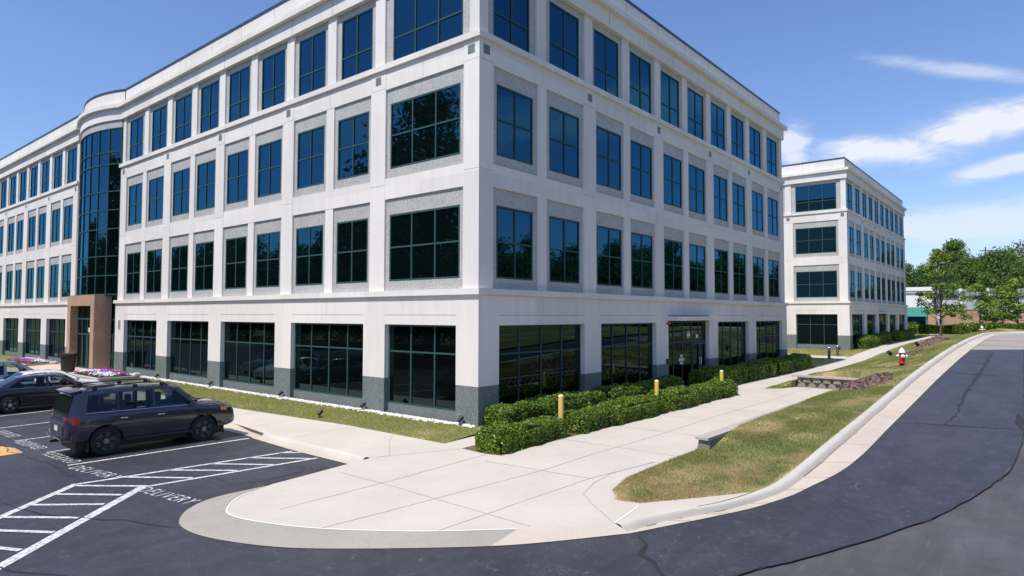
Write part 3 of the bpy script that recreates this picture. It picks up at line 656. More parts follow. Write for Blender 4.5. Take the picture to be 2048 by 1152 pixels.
def corner(M, x1, dz=0):
    # solid corner where two facades meet
    for mb, a, b, z0, z1 in ((M['plinth'], -.1, .88, -1.2, 1.18), (M['white'], -.1, .88, 1.18, 4.05), (M['white'], 0, .69, 4.24, 8.06), (M['white'], 0, .69, 8.072, 11.6), (M['white'], 0, .69, 11.612, 12.27), (M['white'], .06, .48, 12.47, 15.24)):
        mb.box(a, b, a, b, z0, z1)
    M['joint'].box(.008, .6, .008, .6, 8.06, 8.072); M['joint'].box(.008, .6, .008, .6, 11.6, 11.612)
    M['tile'].box(-.006, .1, .2, .5, 11.8, 12.1); M['tile'].box(.2, .5, -.006, .1, 11.8, 12.1)
    M['ledge'].box(-.2, .6, -.2, .6, 4.05, 4.24); M['ledge'].box(-.085, .6, -.085, .6, 12.27, 12.47); M['white'].box(-.06, .6, -.06, .6, 15.24, 15.93)
    M['ledge'].box(-.26, .6, -.26, .6, 15.93, 16.16); M['white'].box(.13, .6, .13, .6, 16.16, 17.03); M['cap'].box(.10, .6, .10, .6, 17.03, 17.15)
PG_R = [(.88,.88),(5.86,7.03),(11.67,12.85),(17.49,18.66),(23.19,24.43),(29.29,30.26)]
PU_R = [(.69,.69),(6.0,6.85),(11.83,12.68),(17.65,18.5),(23.4,24.25),(29.45,30.24)]
PG_L = [(.88,.88),(4.41,5.62),(10.41,11.64),(16.39,17.61),(22.21,23.55),(28.09,29.43)]
PU_L = [(.69,.69),(4.6,5.44),(10.59,11.44),(16.58,17.42),(22.46,23.30),(28.54,29.44)]
PG_W = [(37.02,38.35),(42.54,43.82),(48.26,49.58),(54.01,55.3),(59.8,61.1),(64.65,65.6)]
PU_W = [(37.02,37.89),(42.72,43.70),(48.45,49.5),(54.27,55.36),(60.0,61.0),(64.9,65.6)]
def office(name, label, loc, left, wing, sx=1.):
    root = thing(name, label, 'building', loc)
    M = parts_dict(root)
    corner(M, 0)
    def fix(pg, pu): return pg, pu
    # the corner block already stands: start the first run behind it
    facade(M, root, 'R', PG_R, PU_R, [False]*5, [4,4,4,4,4], (0,1), 2)
    gl = PG_L if left > 4 else PG_L[:left+1]; ul = PU_L if left > 4 else PU_L[:left+1]
    facade(M, root, 'L', gl, ul, [True]+[False]*4, [3,4,4,4,4], (0,1 if left > 4 else 0))
    ymax = 65.5
    if wing:
        MW = parts_dict(root); facade(MW, root, 'L', PG_W, PU_W, [False]*4+[True], [4,4,4,4,3], (1,1)); build_parts(MW, root)
    else: M['white'].box(.0, .5, ul[-1][1], ymax, -1.2, 15.24); M['white'].box(.13, .6, ul[-1][1], ymax, 15.24, 17.03)
    # body behind the facades
    M['core'].box(.45, 29.95, .45, 29.4, -1.2, 16.0)
    M['core'].box(.45 if not wing else .9, 29.95, 29.4, 37.0, -1.2, 16.0); M['core'].box(.45, 29.95, 37.0, ymax, -1.2, 16.0)
    M['white'].box(29.95, 30.2, .42, ymax, -1.2, 15.24); M['ledge'].box(29.95, 30.3, .42, ymax, 4.05, 4.24); M['white'].box(29.6, 30.1, .62, ymax, 16.16, 17.03); M['cap'].box(29.58, 30.13, .62, ymax, 17.03, 17.15); M['white'].box(29.95, 30.3, .62, ymax, 15.24, 15.93); M['ledge'].box(29.6, 30.5, .5, ymax, 15.93, 16.16)
    M['roof'].box(.5, 29.7, .5, ymax, 16.0, 16.2)
    M['plinth'].box(12.85, 17.49, -.05, .42, -1.2, .0)
    build_parts(M, root)
    # side entrance in the third bay of the shaded facade
    a, b = 12.85, 17.49
    fr = MB(U); y0, y1 = .09, .15
    fr.box(a, b, y0, y1, 3.06, 3.16); fr.box(a, b, y0, y1, 2.08, 2.14); fr.box(a, b, y0, y1, .02, .10)
    for u in (a+.04, 13.75, 14.75, 15.75, 16.6, b-.04): fr.box(u-.04, u+.04, y0+.003, y1-.003, .1, 3.06)
    f = fr.build('entrance_frame', FRAME, root); g_ = MB(U); g_.box(a, b, .115, .125, .02, 3.16); g_.build('pane', GLASSG, f)
    d = MB(U)
    for u0, u1 in ((15.83, 16.66), (16.7, 17.4)):
        d.box(u0, u1, .06, .10, .06, .28); d.box(u0, u1, .06, .10, 1.95, 2.06); d.box(u0, u0+.1, .06, .10, .28, 1.95); d.box(u1-.1, u1, .06, .10, .28, 1.95)
    dr = d.build('door', FRAME, root); h = MB(U); h.tube([(16.60,.03,.9),(16.60,.03,1.3)], .018); h.tube([(16.78,.03,.9),(16.78,.03,1.3)], .018); h.build('door_handle', STEEL, dr)
    return root
office1 = office('office_building', 'large white four storey office building with dark blue glass and a curved glass entrance bay', (0,0,0), 9, True)
office2 = office('office_building', 'smaller looking white four storey office building standing beyond the large one', (51.45,.15,.5), 2, False)
office2.scale = (.972, 1, 1)

# curved glass entrance bay of the large building
yc, half, sag = 32.92, 3.48, .72
RR = (half*half+sag*sag)/(2*sag); xc = RR-sag; TH = math.asin(half/RR)
def arc(mb, r0, r1, z0, z1, n=28, a0=-1., a1=1.):
    # curved slab between radii r0 (inner) and r1 (outer)
    vs = []
    for i in range(n+1):
        t = TH*(a0+(a1-a0)*i/n)
        for r, z in ((r0, z0), (r1, z0), (r1, z1), (r0, z1)): vs.append((xc-r*math.cos(t), yc+r*math.sin(t), z))
    fs = [(4*i+j, 4*i+(j+1) % 4, 4*i+4+(j+1) % 4, 4*i+4+j) for i in range(n) for j in range(4)]+[(0,1,2,3), tuple(4*n+j for j in range(4))]
    mb.add(vs, fs)
w_ = MB(U); l_ = MB(U); c_ = MB(U); p_ = MB(U); s_ = MB(U)
arc(p_, RR-.3, RR-.02, 14.77, 15.24); arc(w_, RR-.4, RR+.06, 15.238, 15.933); arc(l_, RR-.4, RR+.26, 15.927, 16.163); arc(w_, RR-.6, RR-.13, 16.164, 17.033); arc(c_, RR-.62, RR-.10, 17.033, 17.153)
w_.box(.15, .5, 36.4, 37.02, -1.2, 15.24); w_.box(.2, .6, 29.44, 37.02, 15.24, 17.0)
w_.build('curved_wall', WHITE, office1, smooth=35); l_.build('curved_cornice', WHITE, office1, smooth=35); c_.build('curved_coping', CAP, office1, smooth=35); p_.build('curved_granite_panel', PANEL, office1, smooth=35)
arc(s_, RR-1.2, RR-.03, 4.50, 4.58); s_.build('bay_soffit', FRAME, office1, smooth=35)
gl = MB(U); fr = MB(U); NP = 7
for k in range(NP):   # flat panes on a faceted curve
    t0 = TH*(-1+2*k/NP); t1 = TH*(-1+2*(k+1)/NP); r = RR-.03
    A = (xc-r*math.cos(t0), yc+r*math.sin(t0)); B = (xc-r*math.cos(t1), yc+r*math.sin(t1)); m_ = 4
    q = [(A[0]+(B[0]-A[0])*i/m_, A[1]+(B[1]-A[1])*i/m_) for i in range(m_+1)]
    A2 = (xc-(r-.03)*math.cos(t0), yc+(r-.03)*math.sin(t0)); B2 = (xc-(r-.03)*math.cos(t1), yc+(r-.03)*math.sin(t1))
    gl.prism([A, B, B2, A2], 4.58, 14.77)
for k in range(NP+1):
    t = TH*(-1+2*k/NP); r = RR-.015; fr.prism([(xc-(r+s1)*math.cos(t)+s2*math.sin(t), yc+(r+s1)*math.sin(t)+s2*math.cos(t)) for s1, s2 in ((-.05,-.03),(.03,-.03),(.03,.03),(-.05,.03))], 4.58, 14.77)
for z in (4.61, 5.75, 6.92, 8.59, 9.74, 10.88, 12.55, 13.31, 14.74): arc(fr, RR-.06, RR+.012, z-.03, z+.03)
bf = fr.build('bay_frame', FRAME, office1, smooth=35); gl.build('pane', GLASS, bf)
# entrance screen under the bay, stone portal, doors
fr = MB(U); pn = MB(U); xs = .12
for y in (29.5, 30.1, 31.2, 32.1, 33.1, 34.1, 35.2, 36.3): fr.box(xs-.03, xs+.05, y-.035, y+.035, -.1, 4.5)
for z in (.0, 2.17, 3.08, 4.45): fr.box(xs-.025, xs+.045, 29.45, 36.4, z-.04, z+.04)
pn.box(xs, xs+.015, 29.45, 36.4, -.1, 4.5)
ef = fr.build('entrance_frame', FRAME, office1); pn.build('pane', GLASSG, ef)
fr = MB(); pn = MB(); xs = -.48; pn.box(xs, xs+.015, 33.0, 36.8, -.1, 4.16)
for y in (33.06, 33.9, 34.9, 35.9, 36.74): fr.box(xs-.04, xs+.05, y-.04, y+.04, -.1, 4.16)
for z in (.04, 2.28, 3.3): fr.box(xs-.035, xs+.045, 33.1, 36.7, z-.05, z+.05)
for y in (33.95, 34.95): fr.box(xs-.03, xs+.04, y, y+.13, .09, 2.2); fr.box(xs-.03, xs+.04, y+.75, y+.88, .09, 2.2)
ef = fr.build('portal_screen', FRAME, office1); pn.build('pane', GLASSG, ef)
for y0 in (30.15,):
    d = MB(U)
    for a, b in ((y0, y0+.95),) if y0 < 31 else ((y0, y0+.95), (y0+.98, y0+1.93)):
        d.box(.05, .09, a, b, .02, .25); d.box(.05, .09, a, b, 2.02, 2.12); d.box(.05, .09, a, a+.11, .25, 2.02); d.box(.05, .09, b-.11, b, .25, 2.02)
    dr = d.build('door', FRAME, office1); h = MB(U); h.tube([(.02, y0+.14, 1.02), (.02, y0+.85, 1.02)], .02); h.tube([(.02, y0+.14, .7), (.02, y0+.14, 1.02)], .02); h.build('door_handle', STEEL, dr)
pt = MB(); y0, y1, o0, o1, xf = 32.35, 37.45, 33.0, 36.8, -.97
pt.box(xf, .05, y0, o0, -.2, 4.86); pt.box(xf, .05, o1, y1, -.2, 4.86); pt.box(xf, .05, o0, o1, 4.16, 4.86)
po = pt.build('stone_portal', TAN, office1, bevel=.01)
jt = MB()
for z in (2.28, 3.5): jt.box(xf-.003, .0, y0-.003, o0+.003, z, z+.014); jt.box(xf-.003, 0, o1-.003, y1+.003, z, z+.014)
jt.build('stone_joints', plain('portal_joint', (.55,.42,.34), .9), po)
s = MB(); s.box(-.53, -.525, 34.4, 34.65, 2.42, 2.72); s.build('notice', SIGNW, office1)
s = MB(); s.tube([(-.16, 30.45, 2.75), (-.16, 30.45, 3.25)], .05, 10); s.tube([(-.16, 30.45, 2.62), (-.16, 30.45, 2.75)], [.01, .05], 10); s.box(-.13, -.1, 30.42, 30.48, 2.8, 3.2)
s.build('wall_lamp', STEEL, office1)
# signs and fittings around the side entrance
s = MB(U); s.box(15.22, 15.58, .082, .088, 2.3, 2.62); s.box(16.25, 16.52, .082, .088, 2.27, 2.45); sn = s.build('notice', SIGNW, office1)
s = MB(U); s.box(15.24, 15.56, .078, .0815, 2.52, 2.6); s.box(15.24, 15.56, .078, .0815, 2.32, 2.38); s.build('notice_band', SIGNR, sn)
def small_text(root, txt, x, z, h, y, mat):
    cu = bpy.data.curves.new('notice_lettering', 'FONT'); cu.body = txt; cu.size = h; cu.align_x = 'CENTER'; cu.extrude = .002
    to = bpy.data.objects.new('notice_lettering', cu); COL.objects.link(to); to.parent = root; to.rotation_euler = (math.pi/2, 0, 0); to.location = (x, y, z)
    bpy.context.view_layer.update()
    me = bpy.data.meshes.new_from_object(to.evaluated_get(bpy.context.evaluated_depsgraph_get())); me.materials.clear(); me.materials.append(mat); bpy.data.objects.remove(to); bpy.data.curves.remove(cu)
    o = bpy.data.objects.new('notice_lettering', me); COL.objects.link(o); o.parent = root; o.rotation_euler = (math.pi/2, 0, 0); o.location = (x, y, z)
s = MB(U); s.box(14.45, 14.75, .084, .088, 1.38, 1.5); s.box(14.3, 14.9, .084, .088, 1.2, 1.34); s.box(14.42, 14.78, .084, .088, 1.04, 1.16); s.build('door_lettering', SIGNW, office1)
s = MB(); s.lathe([(.06,-.16),(.07,-.1),(.07,0)], (12.7*U, -.12*U, 3.22), 10, 'y'); s.build('alarm_bell', RED, office1)
s = MB(); s.box(13.4, 13.55, -.17, -.1, 1.25, 1.5); s.build('card_reader', BLACK, office1)

# ------------------------------------------------------------------ hedges and plants
def leaf_quads(P, Nrm, size, g, spread=.9):
    k = len(P); n = Nrm+g.normal(0, spread, (k, 3)); n /= np.linalg.norm(n, axis=1)[:, None]
    a = np.cross(n, g.normal(size=(k, 3))); a /= np.linalg.norm(a, axis=1)[:, None]; b = np.cross(n, a)
    s = size*g.uniform(.6, 1.3, (k, 1)); w = s*.5
    return np.stack([P-a*s, P+b*w*.9-a*s*.1, P+a*s, P-b*w*.9-a*s*.1], 1).reshape(-1, 3)
def hedge(label, x0, x1, y0, y1, zf, h, seed, n=9000, leaf=.045, group='clipped hedges', rough=.09, rot=0., gaps=0, name='hedge'):
    g = np.random.default_rng(seed); zc = float(zf((x0+x1)/2, (y0+y1)/2)); root = thing(name, label, 'hedge', ((x0+x1)/2, (y0+y1)/2, zc), rot, group)
    lx, ly = (x1-x0)/2, (y1-y0)/2
    def surf(k):
        # points on a rounded, uneven box
        A = np.array([ly*h*2, ly*h*2, lx*h*2, lx*h*2, lx*ly*4]); f = g.choice(5, k, p=A/A.sum()); u = g.uniform(-1, 1, k); v = g.uniform(0, 1, k); w = g.uniform(-1, 1, k)
        X = np.where(f == 0, -1, np.where(f == 1, 1, u)); Y = np.where(f == 2, -1, np.where(f == 3, 1, np.where(f < 2, u, w))); Z = np.where(f == 4, 1, v)
        N_ = np.zeros((k, 3)); N_[f == 0, 0] = -1; N_[f == 1, 0] = 1; N_[f == 2, 1] = -1; N_[f == 3, 1] = 1; N_[f == 4, 2] = 1
        x, y, z = X*lx, Y*ly, Z*h
        # round the top edges
        r = .22
        ex = np.clip(np.abs(x)-(lx-r), 0, None); ey = np.clip(np.abs(y)-(ly-r), 0, None); ez = np.clip(z-(h-r), 0, None); d = np.sqrt(ex**2+ey**2+ez**2); sc = np.where(d > r, r/np.maximum(d, 1e-6), 1)
        x = np.sign(x)*(np.abs(x)-ex+ex*sc); y = np.sign(y)*(np.abs(y)-ey+ey*sc); z = z-ez+ez*sc
        ph = seed*1.7
        bmp = np.sin(x*3.1+ph)*np.sin(y*3.7+z*3+ph)*.6+np.sin(x*7.3+z*5-ph)*np.sin(y*6.1+x*2+ph)*.45+np.sin(x*1.1+ph*2)*.6
        P = np.c_[x, y, z]+N_*(bmp*rough)[:, None]; P[:, 2] = np.maximum(P[:, 2], .03)
        return P, N_
    P, N_ = surf(n); P = P-N_*np.abs(g.normal(0, .07, n))[:, None]+N_*.05
    P[:, 2] += zf(P[:, 0]+(x0+x1)/2, np.full(n, (y0+y1)/2))-zc
    raw_mesh('foliage', leaf_quads(P, N_, leaf, g), 4, HEDGE, root)
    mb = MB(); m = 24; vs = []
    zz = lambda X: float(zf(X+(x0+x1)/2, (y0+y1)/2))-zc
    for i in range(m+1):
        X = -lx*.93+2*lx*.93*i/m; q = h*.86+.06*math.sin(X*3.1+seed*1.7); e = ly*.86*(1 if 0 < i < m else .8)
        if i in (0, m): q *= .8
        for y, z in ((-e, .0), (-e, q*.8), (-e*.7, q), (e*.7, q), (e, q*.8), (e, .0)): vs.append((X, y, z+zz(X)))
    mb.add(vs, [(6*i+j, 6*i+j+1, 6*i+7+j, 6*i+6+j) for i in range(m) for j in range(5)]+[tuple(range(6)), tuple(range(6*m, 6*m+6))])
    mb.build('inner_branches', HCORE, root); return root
G1 = 'clipped hedges in front of the office'
hedge('nearest clipped green hedge, at the pavement corner in front of the first yellow bollard', -2.45, .80, -3.12, -2.18, zS, .56, 1, 15000, .044, G1)
hedge('clipped green hedge beside the pavement between the first and second yellow bollards', 1.25, 7.2, -3.2, -2.15, zS, .59, 2, 20000, .046, G1)
hedge('clipped green hedge beside the pavement between the second and third yellow bollards', 7.5, 14.4, -3.2, -2.1, zS, .62, 3, 17000, .05, G1)
hedge('clipped green hedge against the office corner behind the first yellow bollard', .05, 6.3, -1.15, -.15, zS, .74, 4, 15000, .044, G1)
hedge('shaded clipped hedge under the office windows ending beside the side entrance', 6.7, 12.9, -1.3, -.15, zS, .74, 5, 11000, .05, G1)
for i, (a, b, lb) in enumerate([(15.6, 20.6, 'long clipped shrub beside the pavement just past the side entrance'), (20.9, 25.0, 'middle clipped shrub of the row past the side entrance'), (25.6, 29.2, 'rounded shrub before the last one at the far office corner'), (29.5, 33.0, 'last rounded shrub at the far corner of the large office')]):
    hedge(lb, a, b, -1.55 if i < 3 else -1.5, -.2, zS, .88, 10+i, 7000, .06, G1)
G2 = 'shrubs along the far office'
hedge('rounded shrub at the near corner of the far white office', 53.4, 60.2, -.95, .0, zS, 1.0, 21, 6000, .09, G2, .16); hedge('rounded shrub halfway along the far white office', 60.6, 66.0, -.8, .0, zS, 1.05, 22, 4500, .1, G2, .16)
hedge('shrub second from the end of the far white office', 70.5, 75.2, -.95, .0, zS, 1.0, 23, 3500, .1, G2, .16); hedge('last small shrub at the far end of the far white office', 75.8, 80.4, -1.0, .0, zS, .95, 24, 3500, .1, G2, .16)
# long boundary hedge: clumps along a slanted line
zH = lambda x, y: itp(y, [-26, -12, 0, 8], [1.75, 1.6, 1.05, .85])
hedge_pts = [(95.3, 5.5), (93.6, 1.5), (91.6, -2.6), (89.5, -6.6), (87.4, -10.6), (85.4, -14.6)]
HL = ['boundary hedge section nearest the end of the far office, below the green awning', 'boundary hedge section behind the thin leafy tree', 'boundary hedge section before the brown brick enclosure', 'boundary hedge section behind the far white capped hydrant', 'boundary hedge section below the lattice brick wall', 'boundary hedge section at the right edge of the photo']
for i, (x, y) in enumerate(hedge_pts):
    hedge(HL[i], x-2.35, x+2.35, y-.9, y+.9, lambda X, Y, yy=y: np.asarray(X)*0+zH(0, yy), 1.08, 40+i, 6500, .13, 'boundary hedge sections', .12, math.atan2(4, -2)+math.pi)
for i, (x, y, w, h, lb) in enumerate([(97.5, 3.2, 4.5, 1.25, 'low bush behind the boundary hedge under the green awning'), (97.8, -5.2, 2.2, 1.25, 'small bush against the brown brick enclosure'), (96.3, -8.0, 2.5, 1.3, 'dark bush right of the brick enclosure'), (94.5, -12.5, 6, 1.2, 'dark bush below the lattice brick wall')]):
    hedge(lb, x-1, x+1, y-w/2, y+w/2, lambda X, Y: np.asarray(X)*0+1.2, h, 60+i, 3000, .13, 'bushes behind the boundary hedge', .2, name='bush')
sheet('mulch_strip', [(84.5,-1.5),(92.3,3.5),(96,7),(90,5.5),(83,-.6)], lambda x, y: itp(x, [82, 90, 96], [.80, .9, .95]), MULCH, .02, 2, kind='structure')

# ------------------------------------------------------------------ trees
def tree_parts(seed, H, cr, trunk_h, mat, nclump, nleaf, leaf, tr=.16, open_=.5, lean=0., conical=0.):
    rg = random.Random(seed); g = np.random.default_rng(seed); wood = MB(); cen = []
    n0 = 5; pts = [(lean*H*.2*(i/n0)**1.5+rg.uniform(-.06, .06)*i, rg.uniform(-.06, .06)*i, (H*.78)*i/n0) for i in range(n0+1)]
    wood.tube(pts, [tr*(1-.82*i/n0) for i in range(n0+1)], 8)
    def on(t): f = t*n0; i = min(n0-1, int(f)); u = f-i; return tuple(pts[i][c]+(pts[i+1][c]-pts[i][c])*u for c in range(3))
    for k in range(nclump):
        t = rg.uniform(trunk_h/H, 1.0)**.9; a = rg.uniform(0, 6.283); base = on(min(.95, max(trunk_h/H*.9, t*.72)))
        s = (t-trunk_h/H)/(1-trunk_h/H); prof = math.sin(math.pi*min(1, .12+.88*s)**(.75-.25*conical))**.7 if s < .98 else .2
        if conical: prof = (1-s)**.8*.95+.12
        r = cr*prof*rg.uniform(.35, 1.0)
        c = (base[0]+r*math.cos(a), base[1]+r*math.sin(a), H*t-rg.uniform(0, .04)*H); cen.append((c, rg.uniform(.55, 1.15)*cr*.34))
        if k % 2 == 0: m = tuple((base[i]+c[i])/2+(rg.uniform(-.1, .1) if i < 2 else -.08*cr) for i in range(3)); wood.tube([base, m, c], [tr*.34, tr*.2, tr*.06], 5)
    C_ = np.array([c for c, _ in cen]); S = np.array([s for _, s in cen]); idx = g.integers(0, len(cen), nleaf)
    off = g.normal(size=(nleaf, 3)); off /= np.linalg.norm(off, axis=1)[:, None]; off *= (g.random(nleaf)**.45)[:, None]; off[:, 2] *= .72
    P = C_[idx]+off*S[idx][:, None]*open_*1.9
    Nn = off.copy(); Nn[:, 2] += .5
    return wood, leaf_quads(P, Nn, leaf, g, .7)
TP = {}
def tree(label, loc, key, scale=(1,1,1), rz=0., group=None, name='tree'):
    if key not in TP:
        k = dict(KIND[key]); mat = LEAF[k.pop('mat')]; wood, co = tree_parts(**k, mat=mat)
        a = wood.build('trunk', BARK, smooth=60); b = raw_mesh('crown', co, 4, mat); TP[key] = (a.data, b.data); bpy.data.objects.remove(a); bpy.data.objects.remove(b)
    t = thing(name, label, 'tree', loc, rz, group); t.scale = scale
    for nm, me in zip(('trunk', 'crown'), TP[key]): o = bpy.data.objects.new(nm, me); COL.objects.link(o); o.parent = t
    return t
KIND = {'street': dict(seed=3, H=11.8, cr=2.7, trunk_h=2.4, mat='bright', nclump=52, nleaf=5200, leaf=.17, tr=.2, open_=.45), 'young': dict(seed=8, H=6.5, cr=2.6, trunk_h=1.5, mat='bright', nclump=36, nleaf=3400, leaf=.16, tr=.14, open_=.47),
        'big': dict(seed=12, H=17, cr=6.5, trunk_h=2.5, mat='green', nclump=90, nleaf=15000, leaf=.26, tr=.4, open_=.52), 'big2': dict(seed=17, H=16, cr=7, trunk_h=2, mat='dark', nclump=95, nleaf=15000, leaf=.27, tr=.4, open_=.5),
        'tall': dict(seed=23, H=20, cr=6, trunk_h=4, mat='green', nclump=85, nleaf=13000, leaf=.27, tr=.4, open_=.5), 'airy': dict(seed=31, H=18, cr=6, trunk_h=4, mat='olive', nclump=60, nleaf=4500, leaf=.28, tr=.35, open_=.6),
        'oak': dict(seed=37, H=15, cr=6.2, trunk_h=1.2, mat='dark', nclump=110, nleaf=17000, leaf=.24, tr=.4, open_=.55), 'maple': dict(seed=41, H=13, cr=5, trunk_h=1.2, mat='green', nclump=80, nleaf=12000, leaf=.24, tr=.3, open_=.58)}
GF = 'young trees by the boundary hedge'
tree('thin leafy tree with a bare lower trunk in front of the boundary hedge', (88.9, -2.9, .95), 'street', rz=.4, group=GF)
tree('small spreading tree in front of the grey commercial building wall', (101.5, -6.25, 1.35), 'young', (1.12,1.12,1.06), 1.0, GF)
tree('small round tree in front of the lattice brick wall, left of the photo edge', (104, -8.9, 1.4), 'young', (1.0,1.0,1.0), 2.6, GF); tree('small bright green tree at the right edge of the photo by the boundary hedge', (97.5, -10.9, 1.5), 'young', (1.3,1.3,1.12), 4.4, GF)
GB = 'tall trees behind the commercial building'
for i, (x, y, key, s, lb) in enumerate([(150, 14, 'big', .86, 'tall green tree just past the end of the far office, above the white wall'), (158, 7.5, 'maple', 1.05, 'round green tree above the white commercial wall, left of the tallest one'), (166, 2.6, 'tall', 1.0, 'tallest tree behind the commercial building, left of the utility pole'),
        (170, -2.5, 'big2', 1.02, 'dense dark tree right behind the utility pole'), (172, -6.4, 'big', 1.05, 'broad tree right of the utility pole'), (165, -11.5, 'maple', 1.15, 'lower broad tree behind the lattice brick wall'), (186, -10.2, 'airy', 1.18, 'sparse brownish tree at the right edge of the photo'), (147, 2, 'oak', .75, 'low dense tree directly behind the white wall'), (150, -4.2, 'maple', .85, 'low dense tree directly behind the grey wall'), (152, -9.5, 'oak', .8, 'low dense tree directly behind the lattice wall'), (158, -.6, 'big', .9, 'full green tree filling the gap left of the utility pole'), (160, -5.2, 'oak', 1.1, 'rounded green tree below the utility pole, in front of the taller ones'), (156, 11.2, 'oak', .95, 'dense low tree just right of the end of the far office'), (162, -14.5, 'big', .85, 'full green tree at the right edge, behind the lattice wall')]):
    tree(lb, (x, y, 1.0), key, (s, s, s), i*1.7, GB)
# trees across the car park and across the road: outside the frame, seen mirrored in the windows
rg = random.Random(5); ML = 'leafy green tree standing opposite the office, seen mirrored in its windows'
row = [(-43+rg.uniform(-3, 3), y+rg.uniform(-2, 2), rg.uniform(1.08, 1.3)) for y in range(8, 175, 8)]+[(-54+rg.uniform(-4, 4), y, rg.uniform(1.0, 1.3)) for y in range(0, 180, 12)]
row += [(-27, 31, 1.62), (-41, 58, 1.55), (-36, 20, 1.1)]
for i, (x, y, s) in enumerate(row):
    tree(ML, (x, y, -.6), ['oak','maple','big2','oak','maple'][i % 5] if s < 1.5 else 'oak', (s*.95, s*.95, s*rg.uniform(.95, 1.05)), rg.uniform(0, 6), 'trees opposite the office')
for i, x in enumerate(range(10, 190, 7)):
    if 68 < x < 78: continue
    s = rg.uniform(1.0, 1.22)
    tree(ML, (x+rg.uniform(-2, 2), -48+rg.uniform(-4, 4), .6), ['oak','maple','oak','oak'][i % 4], (s, s, s*rg.uniform(.9, 1.05)), rg.uniform(0, 6), 'trees opposite the office')
for i, x in enumerate(range(-30, 200, 12)):
    s = rg.uniform(.8, 1.0); tree(ML, (x+rg.uniform(-2, 2), -60+rg.uniform(-3, 3), .6), 'oak', (s, s, s*.8), rg.uniform(0, 6), 'trees opposite the office')

# ------------------------------------------------------------------ cars
def carpaint(name, col, metal=.3):
    m, nt, b = new_mat(name); b.inputs['Base Color'].default_value = (*col, 1); b.inputs['Roughness'].default_value = .24; b.inputs['Metallic'].default_value = metal
    b.inputs['Coat Weight'].default_value = 1.; b.inputs['Coat Roughness'].default_value = .03; return m
P_GREY = carpaint('dark_grey_car_paint', (.036,.036,.050), .35); P_BLACK = carpaint('black_car_paint', (.007,.008,.014), .2); P_WHITE = carpaint('white_car_paint', (.72,.72,.72), 0); P_SILV = carpaint('blue_silver_car_paint', (.26,.31,.40), .7)
def car_glass(name, tint):
    m, nt, b = new_mat(name); nt.nodes.remove(b); out = nt.nodes['Material Output']
    t = N(nt, 'ShaderNodeBsdfTransparent'); t.inputs['Color'].default_value = (*tint, 1); g = N(nt, 'ShaderNodeBsdfGlossy'); g.inputs['Roughness'].default_value = .0; g.inputs['Color'].default_value = (.85, .92, 1, 1)
    f = N(nt, 'ShaderNodeFresnel'); f.inputs['IOR'].default_value = 1.5; mx = N(nt, 'ShaderNodeMixShader'); L(nt, f.outputs[0], mx.inputs[0]); L(nt, t.outputs[0], mx.inputs[1]); L(nt, g.outputs[0], mx.inputs[2]); L(nt, mx.outputs[0], out.inputs['Surface']); return m
CLEARG = car_glass('clear_car_glass', (.66,.74,.74)); PRIVG = car_glass('privacy_car_glass', (.34,.36,.38)); SEATM = plain('dark_seat_cloth', (.018,.018,.02), .9)
CGLASS = glass_mat('tinted_car_glass', (.75,.82,.85), (.012,.014,.016), 1.55)
TYRE = plain('tyre_rubber', (.014,.014,.015), .8); RIMD = plain('dark_alloy', (.24,.225,.20), .4, .1); RIML = plain('light_alloy', (.50,.51,.53), .3, .3)
TAIL = plain('red_tail_light', (.50,.012,.012), .15, 0, .25, 9, coat=1); HEAD = plain('clear_head_light', (.5,.5,.5), .1, .6, coat=1); AMBER = plain('amber_light', (.8,.22,.03), .2, coat=1)
CHROME = plain('chrome_trim', (.75,.75,.76), .12, 1.); PLATE = plain('licence_plate', (.62,.64,.68), .4)
